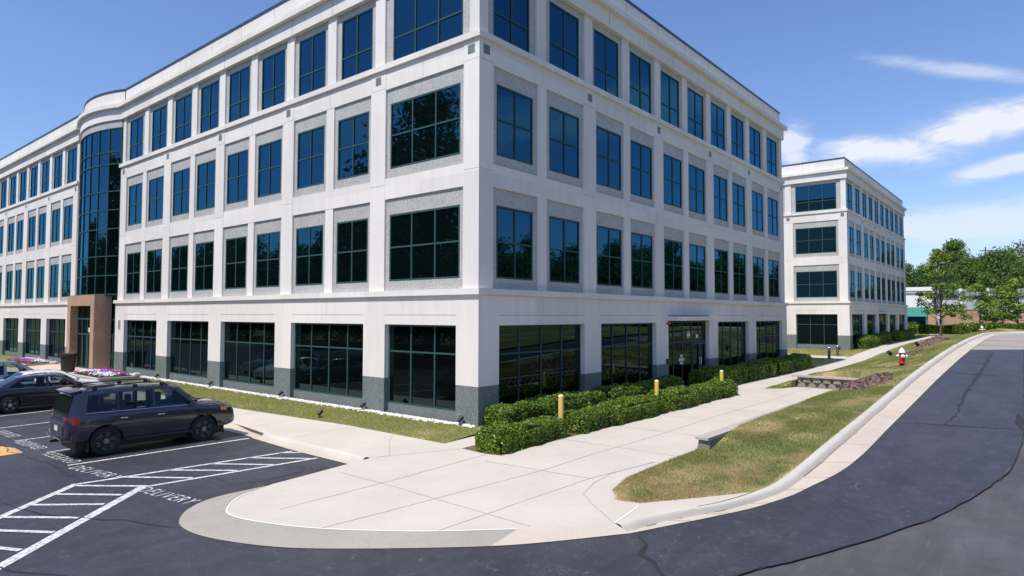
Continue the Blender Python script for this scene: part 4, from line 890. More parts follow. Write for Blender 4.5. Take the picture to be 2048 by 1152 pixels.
STN = {   # x, sill, belt, roof edge, roof top, half widths: low, belt, roof
 'suv': [(-2.47,.55,.90,.93,.95,.80,.86,.80),(-2.42,.48,1.17,1.20,1.21,.86,.93,.86),(-2.26,.44,1.23,1.68,1.74,.91,.965,.78),(-2.14,.42,1.23,1.79,1.87,.93,.98,.76),(-1.6,.40,1.23,1.84,1.915,.94,.99,.76),(-.6,.38,1.23,1.85,1.93,.94,.99,.765),(.3,.38,1.22,1.83,1.91,.94,.99,.76),(.62,.38,1.22,1.77,1.86,.94,.99,.745),(1.30,.38,1.20,1.23,1.31,.94,.985,.83),(1.45,.38,1.17,1.21,1.285,.94,.985,.84),(2.0,.40,1.13,1.17,1.235,.93,.98,.82),(2.30,.43,1.06,1.09,1.15,.91,.955,.78),(2.42,.46,.94,.99,1.03,.86,.90,.74),(2.48,.50,.80,.86,.88,.80,.83,.68)],
 'sedan': [(-2.44,.42,.70,.76,.78,.74,.78,.70),(-2.36,.36,.86,.97,1.0,.80,.86,.74),(-1.9,.30,.93,1.01,1.05,.86,.91,.74),(-1.62,.27,.94,1.05,1.09,.87,.92,.70),(-.95,.24,.95,1.36,1.41,.88,.925,.60),(-.45,.23,.95,1.40,1.46,.88,.925,.60),(.25,.22,.94,1.38,1.45,.88,.925,.60),(.55,.22,.93,1.33,1.40,.88,.92,.60),(1.28,.22,.90,.95,1.01,.88,.915,.74),(1.45,.23,.88,.92,.97,.88,.91,.75),(2.05,.26,.77,.82,.86,.86,.88,.70),(2.34,.30,.64,.70,.73,.76,.79,.58),(2.43,.36,.56,.60,.62,.62,.66,.5)],
 'wagon': [(-2.3,.46,.78,.84,.86,.76,.82,.76),(-2.24,.40,.98,1.02,1.04,.82,.88,.80),(-2.0,.36,1.02,1.46,1.51,.87,.91,.68),(-1.7,.32,1.02,1.55,1.61,.88,.92,.67),(-.9,.30,1.02,1.60,1.66,.89,.925,.67),(.0,.30,1.01,1.60,1.66,.89,.925,.67),(.4,.30,1.0,1.54,1.61,.89,.925,.66),(1.25,.30,.98,1.02,1.09,.89,.92,.76),(1.42,.30,.95,.99,1.05,.89,.92,.76),(2.0,.34,.84,.89,.94,.86,.89,.70),(2.22,.38,.70,.76,.79,.76,.80,.6),(2.3,.42,.6,.66,.68,.66,.7,.52)]}
WNDW = {'suv': [[(-1.98,1.27),(-1.14,1.265),(-1.14,1.77),(-1.90,1.74)],[(-1.11,1.265),(-.15,1.26),(-.15,1.79),(-1.11,1.78)],[(-.10,1.26),(1.06,1.25),(.56,1.70),(.26,1.77),(-.10,1.79)]],
        'sedan': [[(-1.48,1.0),(-.1,.99),(-.1,1.385),(-.62,1.375),(-1.0,1.315)],[(-.03,.99),(1.02,.965),(.5,1.30),(.2,1.365),(-.03,1.385)]],
        'wagon': [[(-1.85,1.06),(-1.05,1.05),(-1.05,1.55),(-1.7,1.50)],[(-1.0,1.05),(-.1,1.045),(-.1,1.56),(-1.0,1.55)],[(-.03,1.045),(1.0,1.03),(.42,1.48),(.1,1.55),(-.03,1.56)]]}
SPEC = {'suv': dict(wx=(-1.45,1.40), wr=.415, ws=(.62,1.30), rw=(-2.41,-2.255), tw=.29), 'sedan': dict(wx=(-1.40,1.52), wr=.335, ws=(.55,1.28), rw=(-1.60,-.97), tw=.23), 'wagon': dict(wx=(-1.32,1.36), wr=.345, ws=(.4,1.25), rw=(-2.22,-2.0), tw=.22)}
def make_car(kind, label, loc, heading, paint, rim, scale=1., tail=True):
    S = STN[kind]; sp = SPEC[kind]; xs = [s[0] for s in S]; root = thing('parked_car', label, 'car', loc, heading)
    root.scale = (scale, scale, scale*(1.035 if kind == 'suv' else 1))
    col = lambda i, x: float(np.interp(x, xs, [s[i] for s in S]))
    def sect(x):
        zs_, zb, zre, zt, wl, wb, wr = (col(i, x) for i in range(1, 8)); m = zs_+(zb-zs_)*.55
        return [(0, zs_), (wl*.82, zs_), (wl, zs_+.06), (wb*.985, zs_+(zb-zs_)*.3), (wb, m), (wb*.985, zb-.13), (wb*.945, zb-.02), (wb*.93, zb), (wr, zre), (wr*.9, zre+(zt-zre)*.62), (wr*.5, zt-.006), (0, zt)]
    X = []
    for a, b in zip(xs[:-1], xs[1:]):
        n = max(1, int((b-a)/.2)); X += [a+(b-a)*k/n for k in range(n)]
    X.append(xs[-1]); mb = MB(); ring = []
    for x in X:
        h = sect(x); r = [(y, z) for y, z in h]+[(-y, z) for y, z in h[-2:0:-1]]; ring.append([(x, y, z) for y, z in r])
    n = len(ring[0]); vs = [p for r in ring for p in r]
    mb.add(vs, [(i*n+j, i*n+(j+1) % n, (i+1)*n+(j+1) % n, (i+1)*n+j) for i in range(len(X)-1) for j in range(n)]+[tuple(range(n)), tuple(range((len(X)-1)*n, len(X)*n))])
    body = mb.build('body', paint, root)
    cut = MB()
    for wx in sp['wx']:
        for s in (-1, 1): cut.lathe([(sp['wr']*1.13, -.18), (sp['wr']*1.13, .18)], (wx, s*.88, sp['wr']*1.02), 28, 'y')
    co = cut.build('arch_cutter', paint); bpy.context.view_layer.update()
    W0 = WNDW[kind]; zb_ = W0[0][0][1]+.01; zt_ = max(p[1] for q in W0 for p in q)-.03; ymax = min(col(7, x) for x in (-1., 0.))-.07
    cv_ = MB(); cvp = [(W0[0][0][0]+.06, zb_-.35), (W0[-1][1][0]-.05, zb_-.35), (W0[-1][1][0]-.03, zb_), (W0[-1][2][0]-.02, W0[-1][2][1]-.05), (W0[-1][3][0], zt_), (W0[0][2][0], zt_), (W0[0][3][0]+.06, W0[0][3][1]-.05)]
    nn_ = len(cvp); cv_.add([(x, y, z) for y in (-ymax, ymax) for x, z in cvp], [tuple(range(nn_)), tuple(range(nn_, 2*nn_))[::-1]]+[(i, nn_+i, nn_+(i+1) % nn_, (i+1) % nn_) for i in range(nn_)])
    wc_ = MB()
    for q in W0:
        cx = sum(p[0] for p in q)/len(q); cz = sum(p[1] for p in q)/len(q); q2 = [(cx+(x-cx)*.955, cz+(z-cz)*.93) for x, z in q]; k_ = len(q2)
        wc_.add([(x, y, z) for y in (-1.3, 1.3) for x, z in q2], [tuple(range(k_)), tuple(range(k_, 2*k_))[::-1]]+[(i, k_+i, k_+(i+1) % k_, (i+1) % k_) for i in range(k_)])
    extra = [cv_.build('cabin_cutter', paint, root), wc_.build('window_cutter', paint, root)]
    for e_ in extra: md = body.modifiers.new('cabin', 'BOOLEAN'); md.object = e_; md.operation = 'DIFFERENCE'; md.solver = 'EXACT'
    st = MB(); rows_ = {'suv': (-1.35, -.45, .42), 'sedan': (-.75, .22), 'wagon': (-.85, .15)}[kind]
    for rx in rows_:
        for sy in (-.38, .38):
            st.add([(rx-.16, sy-.24, zb_-.34), (rx+.05, sy-.24, zb_-.34), (rx+.05, sy+.24, zb_-.34), (rx-.16, sy+.24, zb_-.34), (rx-.30, sy-.21, zb_+.14), (rx-.17, sy-.21, zb_+.14), (rx-.17, sy+.21, zb_+.14), (rx-.30, sy+.21, zb_+.14)], [(0,3,2,1),(4,5,6,7),(0,1,5,4),(1,2,6,5),(2,3,7,6),(3,0,4,7)])
            st.box(rx-.32, rx-.2, sy-.12, sy+.12, zb_+.16, zb_+.36)
    st.build('seats', SEATM, root)
    md = body.modifiers.new('arches', 'BOOLEAN'); md.object = co; md.operation = 'DIFFERENCE'; md.solver = 'EXACT'
    co.parent = root; bpy.context.view_layer.update()
    me = bpy.data.meshes.new_from_object(body.evaluated_get(bpy.context.evaluated_depsgraph_get())); body.modifiers.clear(); body.data = me; bpy.data.objects.remove(co)
    for e_ in extra: bpy.data.objects.remove(e_)
    me.polygons.foreach_set('use_smooth', [True]*len(me.polygons)); me.set_sharp_from_angle(angle=R(32))
    # arch linings and underside
    ln = MB()
    for wx in sp['wx']: ln.box(wx-sp['wr']*1.05, wx+sp['wr']*1.05, -.66, .66, .2, sp['wr']*1.7)
    ln.box(xs[0]+.3, xs[-1]-.3, -.7, .7, .19, .5); ln.build('underbody', BLACK, root)
    # glass
    def wside(x, z):
        zb, zre, wb, wr = col(2, x), col(3, x), col(6, x)*.93, col(7, x); return wb+(wr-wb)*(z-zb)/max(zre-zb, .01)
    for s in (-1, 1):
        for wi, poly in enumerate(WNDW[kind]):
            bm = bmesh.new(); bm.faces.new([bm.verts.new((x, 0, z)) for x, z in poly]); bmesh.ops.triangulate(bm, faces=bm.faces[:])
            for k in range(-12, 12): bmesh.ops.bisect_plane(bm, geom=bm.verts[:]+bm.edges[:]+bm.faces[:], plane_co=(k*.2, 0, 0), plane_no=(1, 0, 0), dist=1e-5)
            for v in bm.verts: v.co.y = s*(wside(v.co.x, v.co.z)+.009)
            me = bpy.data.meshes.new('side_window'); bm.to_mesh(me); bm.free(); me.materials.append(PRIVG if kind == 'suv' and wi < 2 else CLEARG); o = bpy.data.objects.new('side_window', me); COL.objects.link(o); o.parent = root
        x0, x1 = WNDW[kind][0][0][0], WNDW[kind][-1][1][0]; tr = MB(); z = WNDW[kind][0][0][1]
        tr.tube([(x, s*(wside(x, z-.03)+.012), z-.025+(x-x0)*(WNDW[kind][-1][1][1]-z)/(x1-x0)) for x in [x0+(x1-x0)*k/8 for k in range(9)]], .011, 5); tr.build('window_trim', CHROME, root)
    def topz(x, y):
        zre, zt, wr = col(3, x), col(4, x), col(7, x); return float(np.interp(abs(y), [0, wr*.5, wr*.9, wr], [zt, zt-.006, zre+(zt-zre)*.62, zre]))
    for nm, (xa, xb) in (('windscreen', sp['ws']), ('rear_window', sp['rw'])):
        gm = MB(); a, b = xa+(xb-xa)*.06, xb-(xb-xa)*.06; K = 8
        dz = .012
        gm.add([(a+(b-a)*i/K+(.012 if nm[0] == 'w' else -.012), y, topz(a+(b-a)*i/K, y)+dz) for i in range(K+1) for y in [col(7, a+(b-a)*i/K)*(.93 if nm[0] == 'w' else .9)*(j/4-1) for j in range(9)]], [(i*9+j, i*9+j+1, i*9+10+j, i*9+9+j) for i in range(K) for j in range(8)])
        gm.build(nm, CGLASS, root, smooth=30)
    # wheels
    r = sp['wr']; tw = sp['tw']
    for wx in sp['wx']:
        for s in (-1, 1):
            t = MB(); t.lathe([(r*.66,-tw/2),(r*.93,-tw/2),(r,-tw*.36),(r,tw*.36),(r*.93,tw/2),(r*.66,tw/2),(r*.64,tw*.3),(r*.3,tw*.2)], (0,0,0), 30, 'y')
            w = t.build('wheel', TYRE, root, smooth=40); w.location = (wx, s*.83, r)
            q = MB(); f = s*(tw/2-.012)
            for k in range(6 if kind == 'suv' else 5):
                a = 2*math.pi*k/(6 if kind == 'suv' else 5)+.3
                for da in (-.16, .16):
                    p0 = (math.cos(a)*.07, f-s*.012, math.sin(a)*.07); p1 = (math.cos(a+da)*r*.64, f, math.sin(a+da)*r*.64); q.tube([p0, p1], [.024, .019], 5)
            q.lathe([(.075,f-.02),(.075,f+.01)], (0,0,0), 12, 'y'); q.lathe([(r*.69,f-.03),(r*.69,f+.01),(r*.62,f+.012),(r*.62,f-.03)], (0,0,0), 30, 'y', caps=False)
            q.build('rim', rim, w)
    def wrap(name, pts, z0, z1, th, mat, sgn):
        m = MB(); P = [(x, y*sgn) for x, y in pts]; n = len(P); T = np.gradient(np.array(P), axis=0); Nn = np.c_[T[:, 1], -T[:, 0]]; Nn /= np.linalg.norm(Nn, axis=1)[:, None]
        c = np.array([0, 0]); Nn *= np.sign((Nn*(np.array(P)-c)).sum(1))[:, None]; O = np.array(P)+Nn*th; I = np.array(P)-Nn*.05
        m.add([(*p, z) for z in (z0, z1) for p in list(map(tuple, O))+list(map(tuple, I))[::-1]], [tuple(range(2*n))[::-1], tuple(range(2*n, 4*n))]+[(i, (i+1) % (2*n), 2*n+(i+1) % (2*n), 2*n+i) for i in range(2*n)])
        return m.build(name, mat, root, smooth=35)
    def plan(x, z):
        h = sect(x); return float(np.interp(z, [p[1] for p in h[1:8]], [p[0] for p in h[1:8]]))
    x0, x1 = xs[0], xs[-1]
    zt0, zt1 = {'suv': (.96, 1.15), 'sedan': (.72, .86), 'wagon': (.82, .98)}[kind]
    zm = (zt0+zt1)/2
    for s in (-1, 1):
        wrap('tail_light', [(x0+.032, .52), (x0+.04, plan(x0+.06, zm)-.10), (x0+.075, plan(x0+.06, zm)-.015), (x0+.2, plan(x0+.2, zm)), (x0+.33, plan(x0+.33, zm))], zt0, zt1, .012, TAIL, s)
        hz = {'suv': (.93, 1.06), 'sedan': (.56, .68), 'wagon': (.68, .80)}[kind]; hm = sum(hz)/2
        wrap('head_light', [(x1-.055, .45), (x1-.10, plan(x1-.1, hm)-.10), (x1-.16, plan(x1-.16, hm)-.02), (x1-.42, plan(x1-.42, hm)+.0)], hz[0], hz[1], .012, HEAD, s)
        if kind == 'suv':
            wrap('side_marker', [(x1-.34, plan(x1-.34, 1.0)), (x1-.42, plan(x1-.42, 1.0)), (x1-.52, plan(x1-.52, 1.0))], .96, 1.07, .018, AMBER, s)
            wrap('rear_reflector', [(x0+.05, .72), (x0+.10, .80), (x0+.15, plan(x0+.15, .6)-.0)], .55, .66, .025, TAIL, s)
        mr = MB(); mx = sp['ws'][1]-.30; mr.box(mx-.05, mx+.10, s*.97-(.0 if s > 0 else .17), s*.97+(.17 if s > 0 else 0), col(2, mx)+.03, col(2, mx)+.19); mr.box(mx, mx+.05, s*.86 if s > 0 else -.99, .99 if s > 0 else s*.86, col(2, mx)+.05, col(2, mx)+.09)
        mr.build('wing_mirror', paint, root, bevel=.03, smooth=50)
        for hx in ((-1.0, .05) if kind != 'wagon' else (-.85, .1)):
            d = MB(); z = col(2, hx)-.19; y = s*(col(6, hx)+.006); d.box(hx-.1, hx+.1, min(y, y+s*.03), max(y, y+s*.03), z-.016, z+.016); d.build('door_handle', CHROME if kind == 'suv' else paint, root, bevel=.008)
    sm = MB()
    for dx in ([-1.13, -.12, 1.2] if kind != 'sedan' else [-.9, -.06, 1.05]):
        for s in (-1, 1):
            pts = [(dx, s*(y+.0015), z) for y, z in sect(dx)[2:8]]; sm.tube(pts, .006, 4)
    sm.build('door_gaps', BLACK, root)
    pl = MB(); pz = {'suv': .74, 'sedan': .62, 'wagon': .70}[kind]; pl.box(x0-.03, x0+.04, -.16, .16, pz, pz+.14); pl.build('licence_plate', PLATE, root)
    if kind == 'suv':
        ch = MB(); ch.box(x0+.0, x0+.08, -.56, .56, .93, .975); ch.build('chrome_bar', CHROME, root)
        bp = MB(); bp.box(x0-.08, x0+.25, -.84, .84, .52, .66); bp.build('rear_bumper', paint, root, bevel=.035, smooth=50)
        hk = MB(); hk.box(x0-.02, x0+.08, -.62, .62, .62, .9); hk.build('tailgate_recess', plain('tailgate_dark', (.05,.05,.055), .4), root)
        tb = MB(); tb.box(x0-.16, x0+.1, -.05, .05, .42, .49); tb.build('tow_bar', BLACK, root)
        for s_ in (-1, 1): sb = MB(); sb.tube([(-.95, s_*.97, .40), (1.0, s_*.97, .40)], .05, 8); sb.build('side_step', BLACK, root)
        spo = MB(); spo.add([(-2.36,-.70,1.80),(-2.36,.70,1.80),(-2.04,.74,1.86),(-2.04,-.74,1.86),(-2.36,-.70,1.845),(-2.36,.70,1.845),(-2.04,.74,1.90),(-2.04,-.74,1.90)], [(0,3,2,1),(4,5,6,7),(0,1,5,4),(1,2,6,5),(2,3,7,6),(3,0,4,7)]); spo.build('roof_spoiler', paint, root, bevel=.012, smooth=50)
        for s in (-1, 1):
            ra = MB(); ra.tube([(-1.98, s*.72, 1.86), (-1.78, s*.71, 1.965), (-.5, s*.71, 2.0), (.1, s*.70, 1.975), (.34, s*.70, 1.87)], .02, 6)
            for x in (-1.72, -.62, .16): ra.box(x-.06, x+.06, s*.705-.016, s*.705+.016, 1.84, 1.965)
            ra.build('roof_rail', BLACK, root, smooth=50)
        mf = MB()
        wx = -1.92
        for s in (-1, 1): mf = MB(); mf.box(wx-.015, wx+.015, s*.835-.135, s*.835+.135, .16, .46); mf.build('mud_flap', BLACK, root)
        w = 1
    return root
make_car('suv', 'dark grey large off road car with roof rails parked nose in beside the DELIVERY bay', (-7.52, 6.96, -.39), R(-2.0), P_GREY, RIMD, .955)
make_car('sedan', 'black saloon car parked behind the dark grey off road car', (-7.15, 18.72, -.385), R(1.5), P_BLACK, RIML, .99)
make_car('sedan', 'white car mostly hidden behind the black saloon car', (-6.35, 21.5, -.385), R(1), P_WHITE, RIML, .97)
make_car('wagon', 'blue silver estate car parked farthest back, next to the entrance planter', (-7.3, 24.6, -.385), R(1), P_SILV, RIML, 1.06)
w = make_car('sedan', 'white car beyond the far office, only its bonnet showing', (84.9, 2.5, .74), R(-97), P_WHITE, RIML)

# ------------------------------------------------------------------ street furniture
GY = 'yellow safety bollards'
yb = thing('bollard', 'x', 'bollard', (0,0,0), 0, GY)
m_ = MB(); m_.lathe([(.085,-.2),(.085,1.06),(.08,1.085)], n=18); m_.build('post', YEL, yb, smooth=50); m_ = MB(); m_.lathe([(.088,1.062),(.086,1.085),(.06,1.112),(.02,1.12)], n=18); m_.build('cap', CREAM, yb, smooth=60)
yb.location = (1.2,-2.5,-.04); yb['label'] = 'nearest of the three yellow bollards, rising between the two nearest hedges'
dup(yb, (7.55,-2.6,-.04), 0, 'middle of the three yellow bollards in the hedge row'); dup(yb, (13.7,-2.75,-.04), 0, 'farthest of the three yellow bollards, at the end of the hedge row')
bb = thing('light_bollard', 'left one of two bronze bollards by the garden path before the far office', 'bollard', (42.3,-.35,-.05), 0, 'bronze path bollards')
m_ = MB(); m_.lathe([(.11,-.1),(.11,1.0)], n=16)
for k in range(3): m_.lathe([(.118,.06+k*.0),(.118,.1)], n=16)
m_.build('post', BRONZE, bb, smooth=50); m_ = MB(); m_.lathe([(.115,1.0),(.11,1.05),(.05,1.09)], n=16); m_.build('cap', STEEL, bb, smooth=60)
dup(bb, (45.05,-.35,-.02), 0, 'right one of two bronze bollards by the garden path before the far office')
tag((lambda: (lambda r: (MB().lathe([(.10,-.1),(.10,.8),(.08,.86)], n=14).build('post', plain('grey_bollard', (.20,.20,.21), .5), r, smooth=50), MB().lathe([(.102,.8),(.09,.86),(.03,.9)], n=14).build('cap', CREAM, r, smooth=60), r)[2])(thing('light_bollard', 'short grey bollard with pale top in the shade beside the side entrance', 'bollard', (18.75,-.55,-.1))))())
# fire hydrant
hy = thing('fire_hydrant', 'red fire hydrant with white top and caps on the grass bank', 'fire hydrant', (21.7,-8.8,float(zbank(21.7,-8.8))-.02), R(200))
m_ = MB(); m_.lathe([(.105,-.15),(.105,.19)], n=18); m_.build('standpipe', BLACK, hy, smooth=50)
m_ = MB(); m_.lathe([(.19,.17),(.19,.205),(.185,.215),(.125,.23),(.118,.30),(.115,.62),(.13,.64),(.13,.69)], n=20); hb = m_.build('barrel', RED, hy, smooth=40)
m_ = MB()
for k in range(8): a = k*math.pi/4; m_.lathe([(.018,.20),(.018,.235)], (.162*math.cos(a), .162*math.sin(a), 0), 6)
m_.build('bolts', RED, hb)
m_ = MB(); m_.lathe([(.175,.69),(.175,.715),(.135,.73),(.125,.79),(.10,.85),(.055,.895),(.04,.90),(.035,.945),(.02,.955)], n=20); m_.build('bonnet', WPAINT, hy, smooth=40)
m_ = MB(); m_.lathe([(.075,0),(.075,.17)], (.0,0,.53), 14, 'x'); m_.lathe([(.06,-.16),(.06,.16)], (0,0,.53), 14, 'y'); m_.build('outlet', RED, hy, smooth=40)
for p, ax, s in (((.17,0,.53),'x',1),((0,.15,.53),'y',1),((0,-.15,.53),'y',-1)):
    m_ = MB(); b = .09 if ax == 'x' else .07; m_.lathe([(b,0),(b,s*.06),(b*.6,s*.075),(.028,s*.078),(.028,s*.12)], p, 12, ax); m_.build('outlet_cap', WPAINT, hy, smooth=40)
m_ = MB(); m_.tube([(.16,.04,.47),(.13,.08,.36),(.05,.115,.33),(-.02,.14,.45)], .006, 4); m_.build('chain', BLACK, hy)
h2 = dup(hy, (72,-8.6,1.60), R(190), 'far fire hydrant, only its white top showing over the grass crest')
# low retaining wall of split blocks round the service pad
rw = thing('retaining_wall', 'low retaining wall of rough split blocks with pale caps round the paved recess', 'wall', (0,0,0))
rg = random.Random(9); bk = MB(); cp = MB()
def course(p, q, z0, n, h, skip=0):
    # blocks whose split face narrows to the top, with dark hollows between
    d = np.array(q)-np.array(p); ln = np.linalg.norm(d); d /= ln; nn = np.array([-d[1], d[0]]); w = ln/n; p = np.array(p)
    bk.prism([tuple(p-nn*.3), tuple(p+d*ln-nn*.3), tuple(p+d*ln-nn*.02), tuple(p-nn*.02)], z0, z0+h)
    for i in range(n+(skip > 0)):
        a0 = max(0, i*w-(w/2 if skip else 0)); a1 = min(ln, (i+1)*w-(w/2 if skip else 0))
        if a1-a0 < .1: continue
        e = .24*(a1-a0); f = .13+rg.uniform(-.02, .02); A, B = a0+.01, a1-.01; r = lambda: rg.uniform(-.012, .012)
        P = lambda u, o, z: (*(p+d*(u+r())+nn*(o+(r() if o > 0 else 0))), z)
        bk.add([P(A,-.02,z0), P(B,-.02,z0), P(B-.05,f,z0+.01), P(A+.05,f,z0+.01), P(A+e*.8,-.02,z0+h), P(B-e*.8,-.02,z0+h), P(B-e,f*.7,z0+h-.01), P(A+e,f*.7,z0+h-.01)], [(0,3,2,1),(4,5,6,7),(0,1,5,4),(1,2,6,5),(2,3,7,6),(3,0,4,7)])
for k in range(2): course((19.95,-7.2), (19.95,-4.3), -.10+k*.265, 6, .265, k % 2)
for k in range(2): course((1.42,-7.15), (19.7,-7.15), -.16+k*.20, 38, .20, k % 2)
for k in range(4):
    bk.prism([(1.14,-7.08-.02*k),(1.42,-7.08),(1.42,-7.45),(1.14+rg.uniform(-.02,.02),-7.45)], -.14+k*.095, -.048+k*.095)
bo = bk.build('wall_blocks', BLOCK, rw)
for i in range(10): a = -4.05-i*.335; cp.box(19.76+rg.uniform(-.01,.01), 20.3, a-.325, a, .43, .515)
for i in range(31): a = 1.08+i*.60; cp.box(a, a+.59, -7.44, -7.07+rg.uniform(-.01,.01), .242, .305)
cp.build('cap_stones', BLOCKCAP, rw)
# ground spotlights
def spot(label, loc, rz, stake=True):
    t = thing('ground_spotlight', label, 'spotlight', loc, rz, 'ground spotlights'); m = MB(); m.tube([(0,0,-.05),(0,0,.12)], .018, 6); m.box(-.05,.05,-.04,.04,-.02,.03); m.build('stake', BLACK, t)
    m = MB(); c = Vector((0,0,.16)); d = Vector((.75,0,.55)).normalized(); m.tube([tuple(c-d*.09), tuple(c-d*.06), tuple(c+d*.10), tuple(c+d*.12)], [.045,.07,.075,.085], 10); h = m.build('lamp_head', BLACK, t, smooth=50); return t
spot('twin like black spotlight standing in the front lawn, aimed at the office wall', (-1.95, 6.05, -.14), R(20)); spot('black spotlight standing in the front lawn near the roof of the dark grey car', (-2.05, 17.6, -.13), 0)
for y, lb in ((.55, 'black wall spotlight at the foot of the corner pier'), (5.75, 'black wall spotlight at the foot of the second pier from the corner'), (11.55, 'black wall spotlight at the foot of the third pier from the corner'), (18.05, 'black wall spotlight at the foot of the fourth pier from the corner'), (24.4, 'black wall spotlight at the foot of the fifth pier from the corner')):
    spot(lb, (-.28, y, -.01), 0)
spot('black spotlight on the grass bank between the two far mulch mounds', (46.7,-6.0,float(zbank(46.7,-6.0))), R(140)).scale = (1.7,1.7,1.7); spot('black spotlight on the grass bank left of the red hydrant', (36.9,-5.7,float(zbank(36.9,-5.7))), R(140)).scale = (1.7,1.7,1.7)
spot('small spotlight at the foot of the far office, left pier', (51.1,7.0,.42), 0); spot('small spotlight at the foot of the far office, corner pier', (51.1,.9,.42), 0)
# entrance: flower beds with kerbs, big planter
def flower_bed(label, x0, x1, y0, y1, z, seed):
    t = thing('flower_bed', label, 'flower bed', ((x0+x1)/2, (y0+y1)/2, z)); lx, ly = (x1-x0)/2, (y1-y0)/2; m = MB()
    m.box(-lx, lx, -ly, -ly+.16, -.2, .11); m.box(-lx, lx, ly-.16, ly, -.2, .11); m.box(-lx, -lx+.16, -ly+.16, ly-.16, -.2, .11); m.box(lx-.16, lx, -ly+.16, ly-.16, -.2, .11); m.build('kerb_edging', CONC, t)
    m = MB(); m.box(-lx+.16, lx-.16, -ly+.16, ly-.16, -.2, .06); m.build('soil', MULCH, t)
    g = np.random.default_rng(seed); k = 2600; X = g.uniform(-lx+.2, lx-.2, k); Y = g.uniform(-ly+.2, ly-.2, k); Z = .12+.16*np.clip(1-np.maximum(np.abs(X)/lx, np.abs(Y)/ly)**4, 0, 1)+g.uniform(-.05, .05, k)
    o = raw_mesh('flower_leaves', leaf_quads(np.c_[X, Y, Z-.05], np.tile([0,0,1.], (k, 1)), .06, g), 4, LEAF['green'], t); o['kind'] = 'stuff'
    n = 900; X = g.uniform(-lx+.2, lx-.2, n); Y = g.uniform(-ly+.2, ly-.2, n); Z = .16+.16*np.clip(1-np.maximum(np.abs(X)/lx, np.abs(Y)/ly)**4, 0, 1)+g.uniform(0, .04, n)
    v = np.sin(X*4+seed)+np.sin(Y*2.3+X*2)+g.normal(0, .45, n); sel = [v > .35, (v <= .35) & (v > -1.0), v <= -1.0]
    for s_, mt, nm in zip(sel, FLOW, ('white_flowers', 'purple_flowers', 'red_flowers')):
        if s_.sum(): o = raw_mesh(nm, leaf_quads(np.c_[X, Y, Z][s_], np.tile([-.4,-.3,1.], (s_.sum(), 1)), .085, g, .5), 4, mt, t); o['kind'] = 'stuff'
flower_bed('flower bed of white, purple and red petunias right of the stone portal', -2.62, -.55, 26.4, 31.3, -.08, 3); flower_bed('flower bed of white, purple and red petunias left of the stone portal', -2.2, -.25, 41.8, 47.6, -.08, 7)
def boulder(label, loc, s, seed):
    r = random.Random(seed); b = bmesh.new(); bmesh.ops.create_icosphere(b, subdivisions=2, radius=1)
    for v in b.verts: v.co *= 1+r.uniform(-.12, .12); v.co = Vector((v.co.x*s*1.3, v.co.y*s, v.co.z*s*.7))
    me = bpy.data.meshes.new('boulder'); b.to_mesh(me); b.free(); me.materials.append(plain('pale_boulder', (.52,.48,.43), .9)); o = bpy.data.objects.new('boulder', me); COL.objects.link(o); o.location = loc; tag(o, label, 'boulder')
boulder('pale boulder beside the first ground floor window right of the portal', (-.5, 26.7, .06), .22, 2); boulder('pale boulder at the near end of the left flower bed', (-.6, 41.4, .06), .22, 4)
pl = thing('planter', 'big black tub planter with dry stems before the stone portal', 'planter', (-1.97, 33.5, .0), 0); pl.scale = (.92, .92, 1.28)
m_ = MB(); m_.lathe([(.36,0),(.40,.06),(.47,.72),(.53,.74),(.54,.86),(.50,.88),(.47,.84),(.46,.78)], n=22); m_.build('tub', BLACK, pl, smooth=40)
m_ = MB(); m_.lathe([(.455,.70),(.455,.80)], n=18); m_.build('soil', MULCH, pl)
m_ = MB(); rg = random.Random(4)
for k in range(26): a = rg.uniform(0, 6.28); r0 = rg.uniform(0, .35); m_.tube([(r0*math.cos(a), r0*math.sin(a), .78), (r0*math.cos(a)*1.2+rg.uniform(-.05,.05), r0*math.sin(a)*1.2, .86+rg.uniform(.02,.16))], [.012,.006], 4)
m_.build('stems', plain('dry_stems', (.40,.33,.24), .9), pl)

# ------------------------------------------------------------------ far commercial building, enclosure, pole
cb = thing('commercial_building', 'single storey white commercial building with green awning beyond the boundary hedge', 'building', (116.3,1.2,0), 0)
yw = 14
m_ = MB(); m_.box(0, 14, 0, yw, 1.0, 7.6); m_.build('white_wall', WALLW, cb)
m_ = MB(); m_.box(-.25, 14.2, -.25, yw, 7.6, 7.95); m_.box(-.4, 14.4, -.4, yw, 7.95, 8.6); m_.build('cornice', WALLW, cb)
m_ = MB(); m_.add([(-.05,.8,5.1),(-.05,yw,5.1),(-.9,yw,3.5),(-.9,.8,3.5),(-.05,.8,3.5),(-.05,yw,3.5)], [(0,1,2,3),(0,3,4),(1,5,2),(3,2,5,4),(0,4,5,1)]); m_.build('awning', AWN, cb)
m_ = MB(); m_.box(-.04, 0, 1.2, yw, 1.2, 3.5); w_ = m_.build('shop_window', GLASS, cb)
m_ = MB()
for y in np.arange(1.2, yw, 1.9): m_.box(-.08, -.02, y-.05, y+.05, 1.2, 3.5)
m_.box(-.08,-.02,1.2,yw,1.2,1.5); m_.build('window_frame', FRAME, w_)
m_ = MB(); m_.box(-.35, .3, -.35, .75, .9, 4.6); m_.build('brick_pier', BRICK, cb)
cg = thing('commercial_wing', 'wall coloured grey as shade, with white pilasters, behind the small tree, right of the white commercial building', 'building', (117.6,.9,0), R(-76))
m_ = MB(); m_.box(0, 16, 0, 4, 1.0, 6.6); m_.build('shade_grey_wall', WALLSHADE, cg); m_ = MB(); m_.box(-.1, 16.2, -.35, 4, 7.0, 8.15); m_.box(-.05,16.1,-.15,4,6.6,7.0); m_.build('eaves', plain('grey_eaves', (.30,.30,.33), .8), cg)
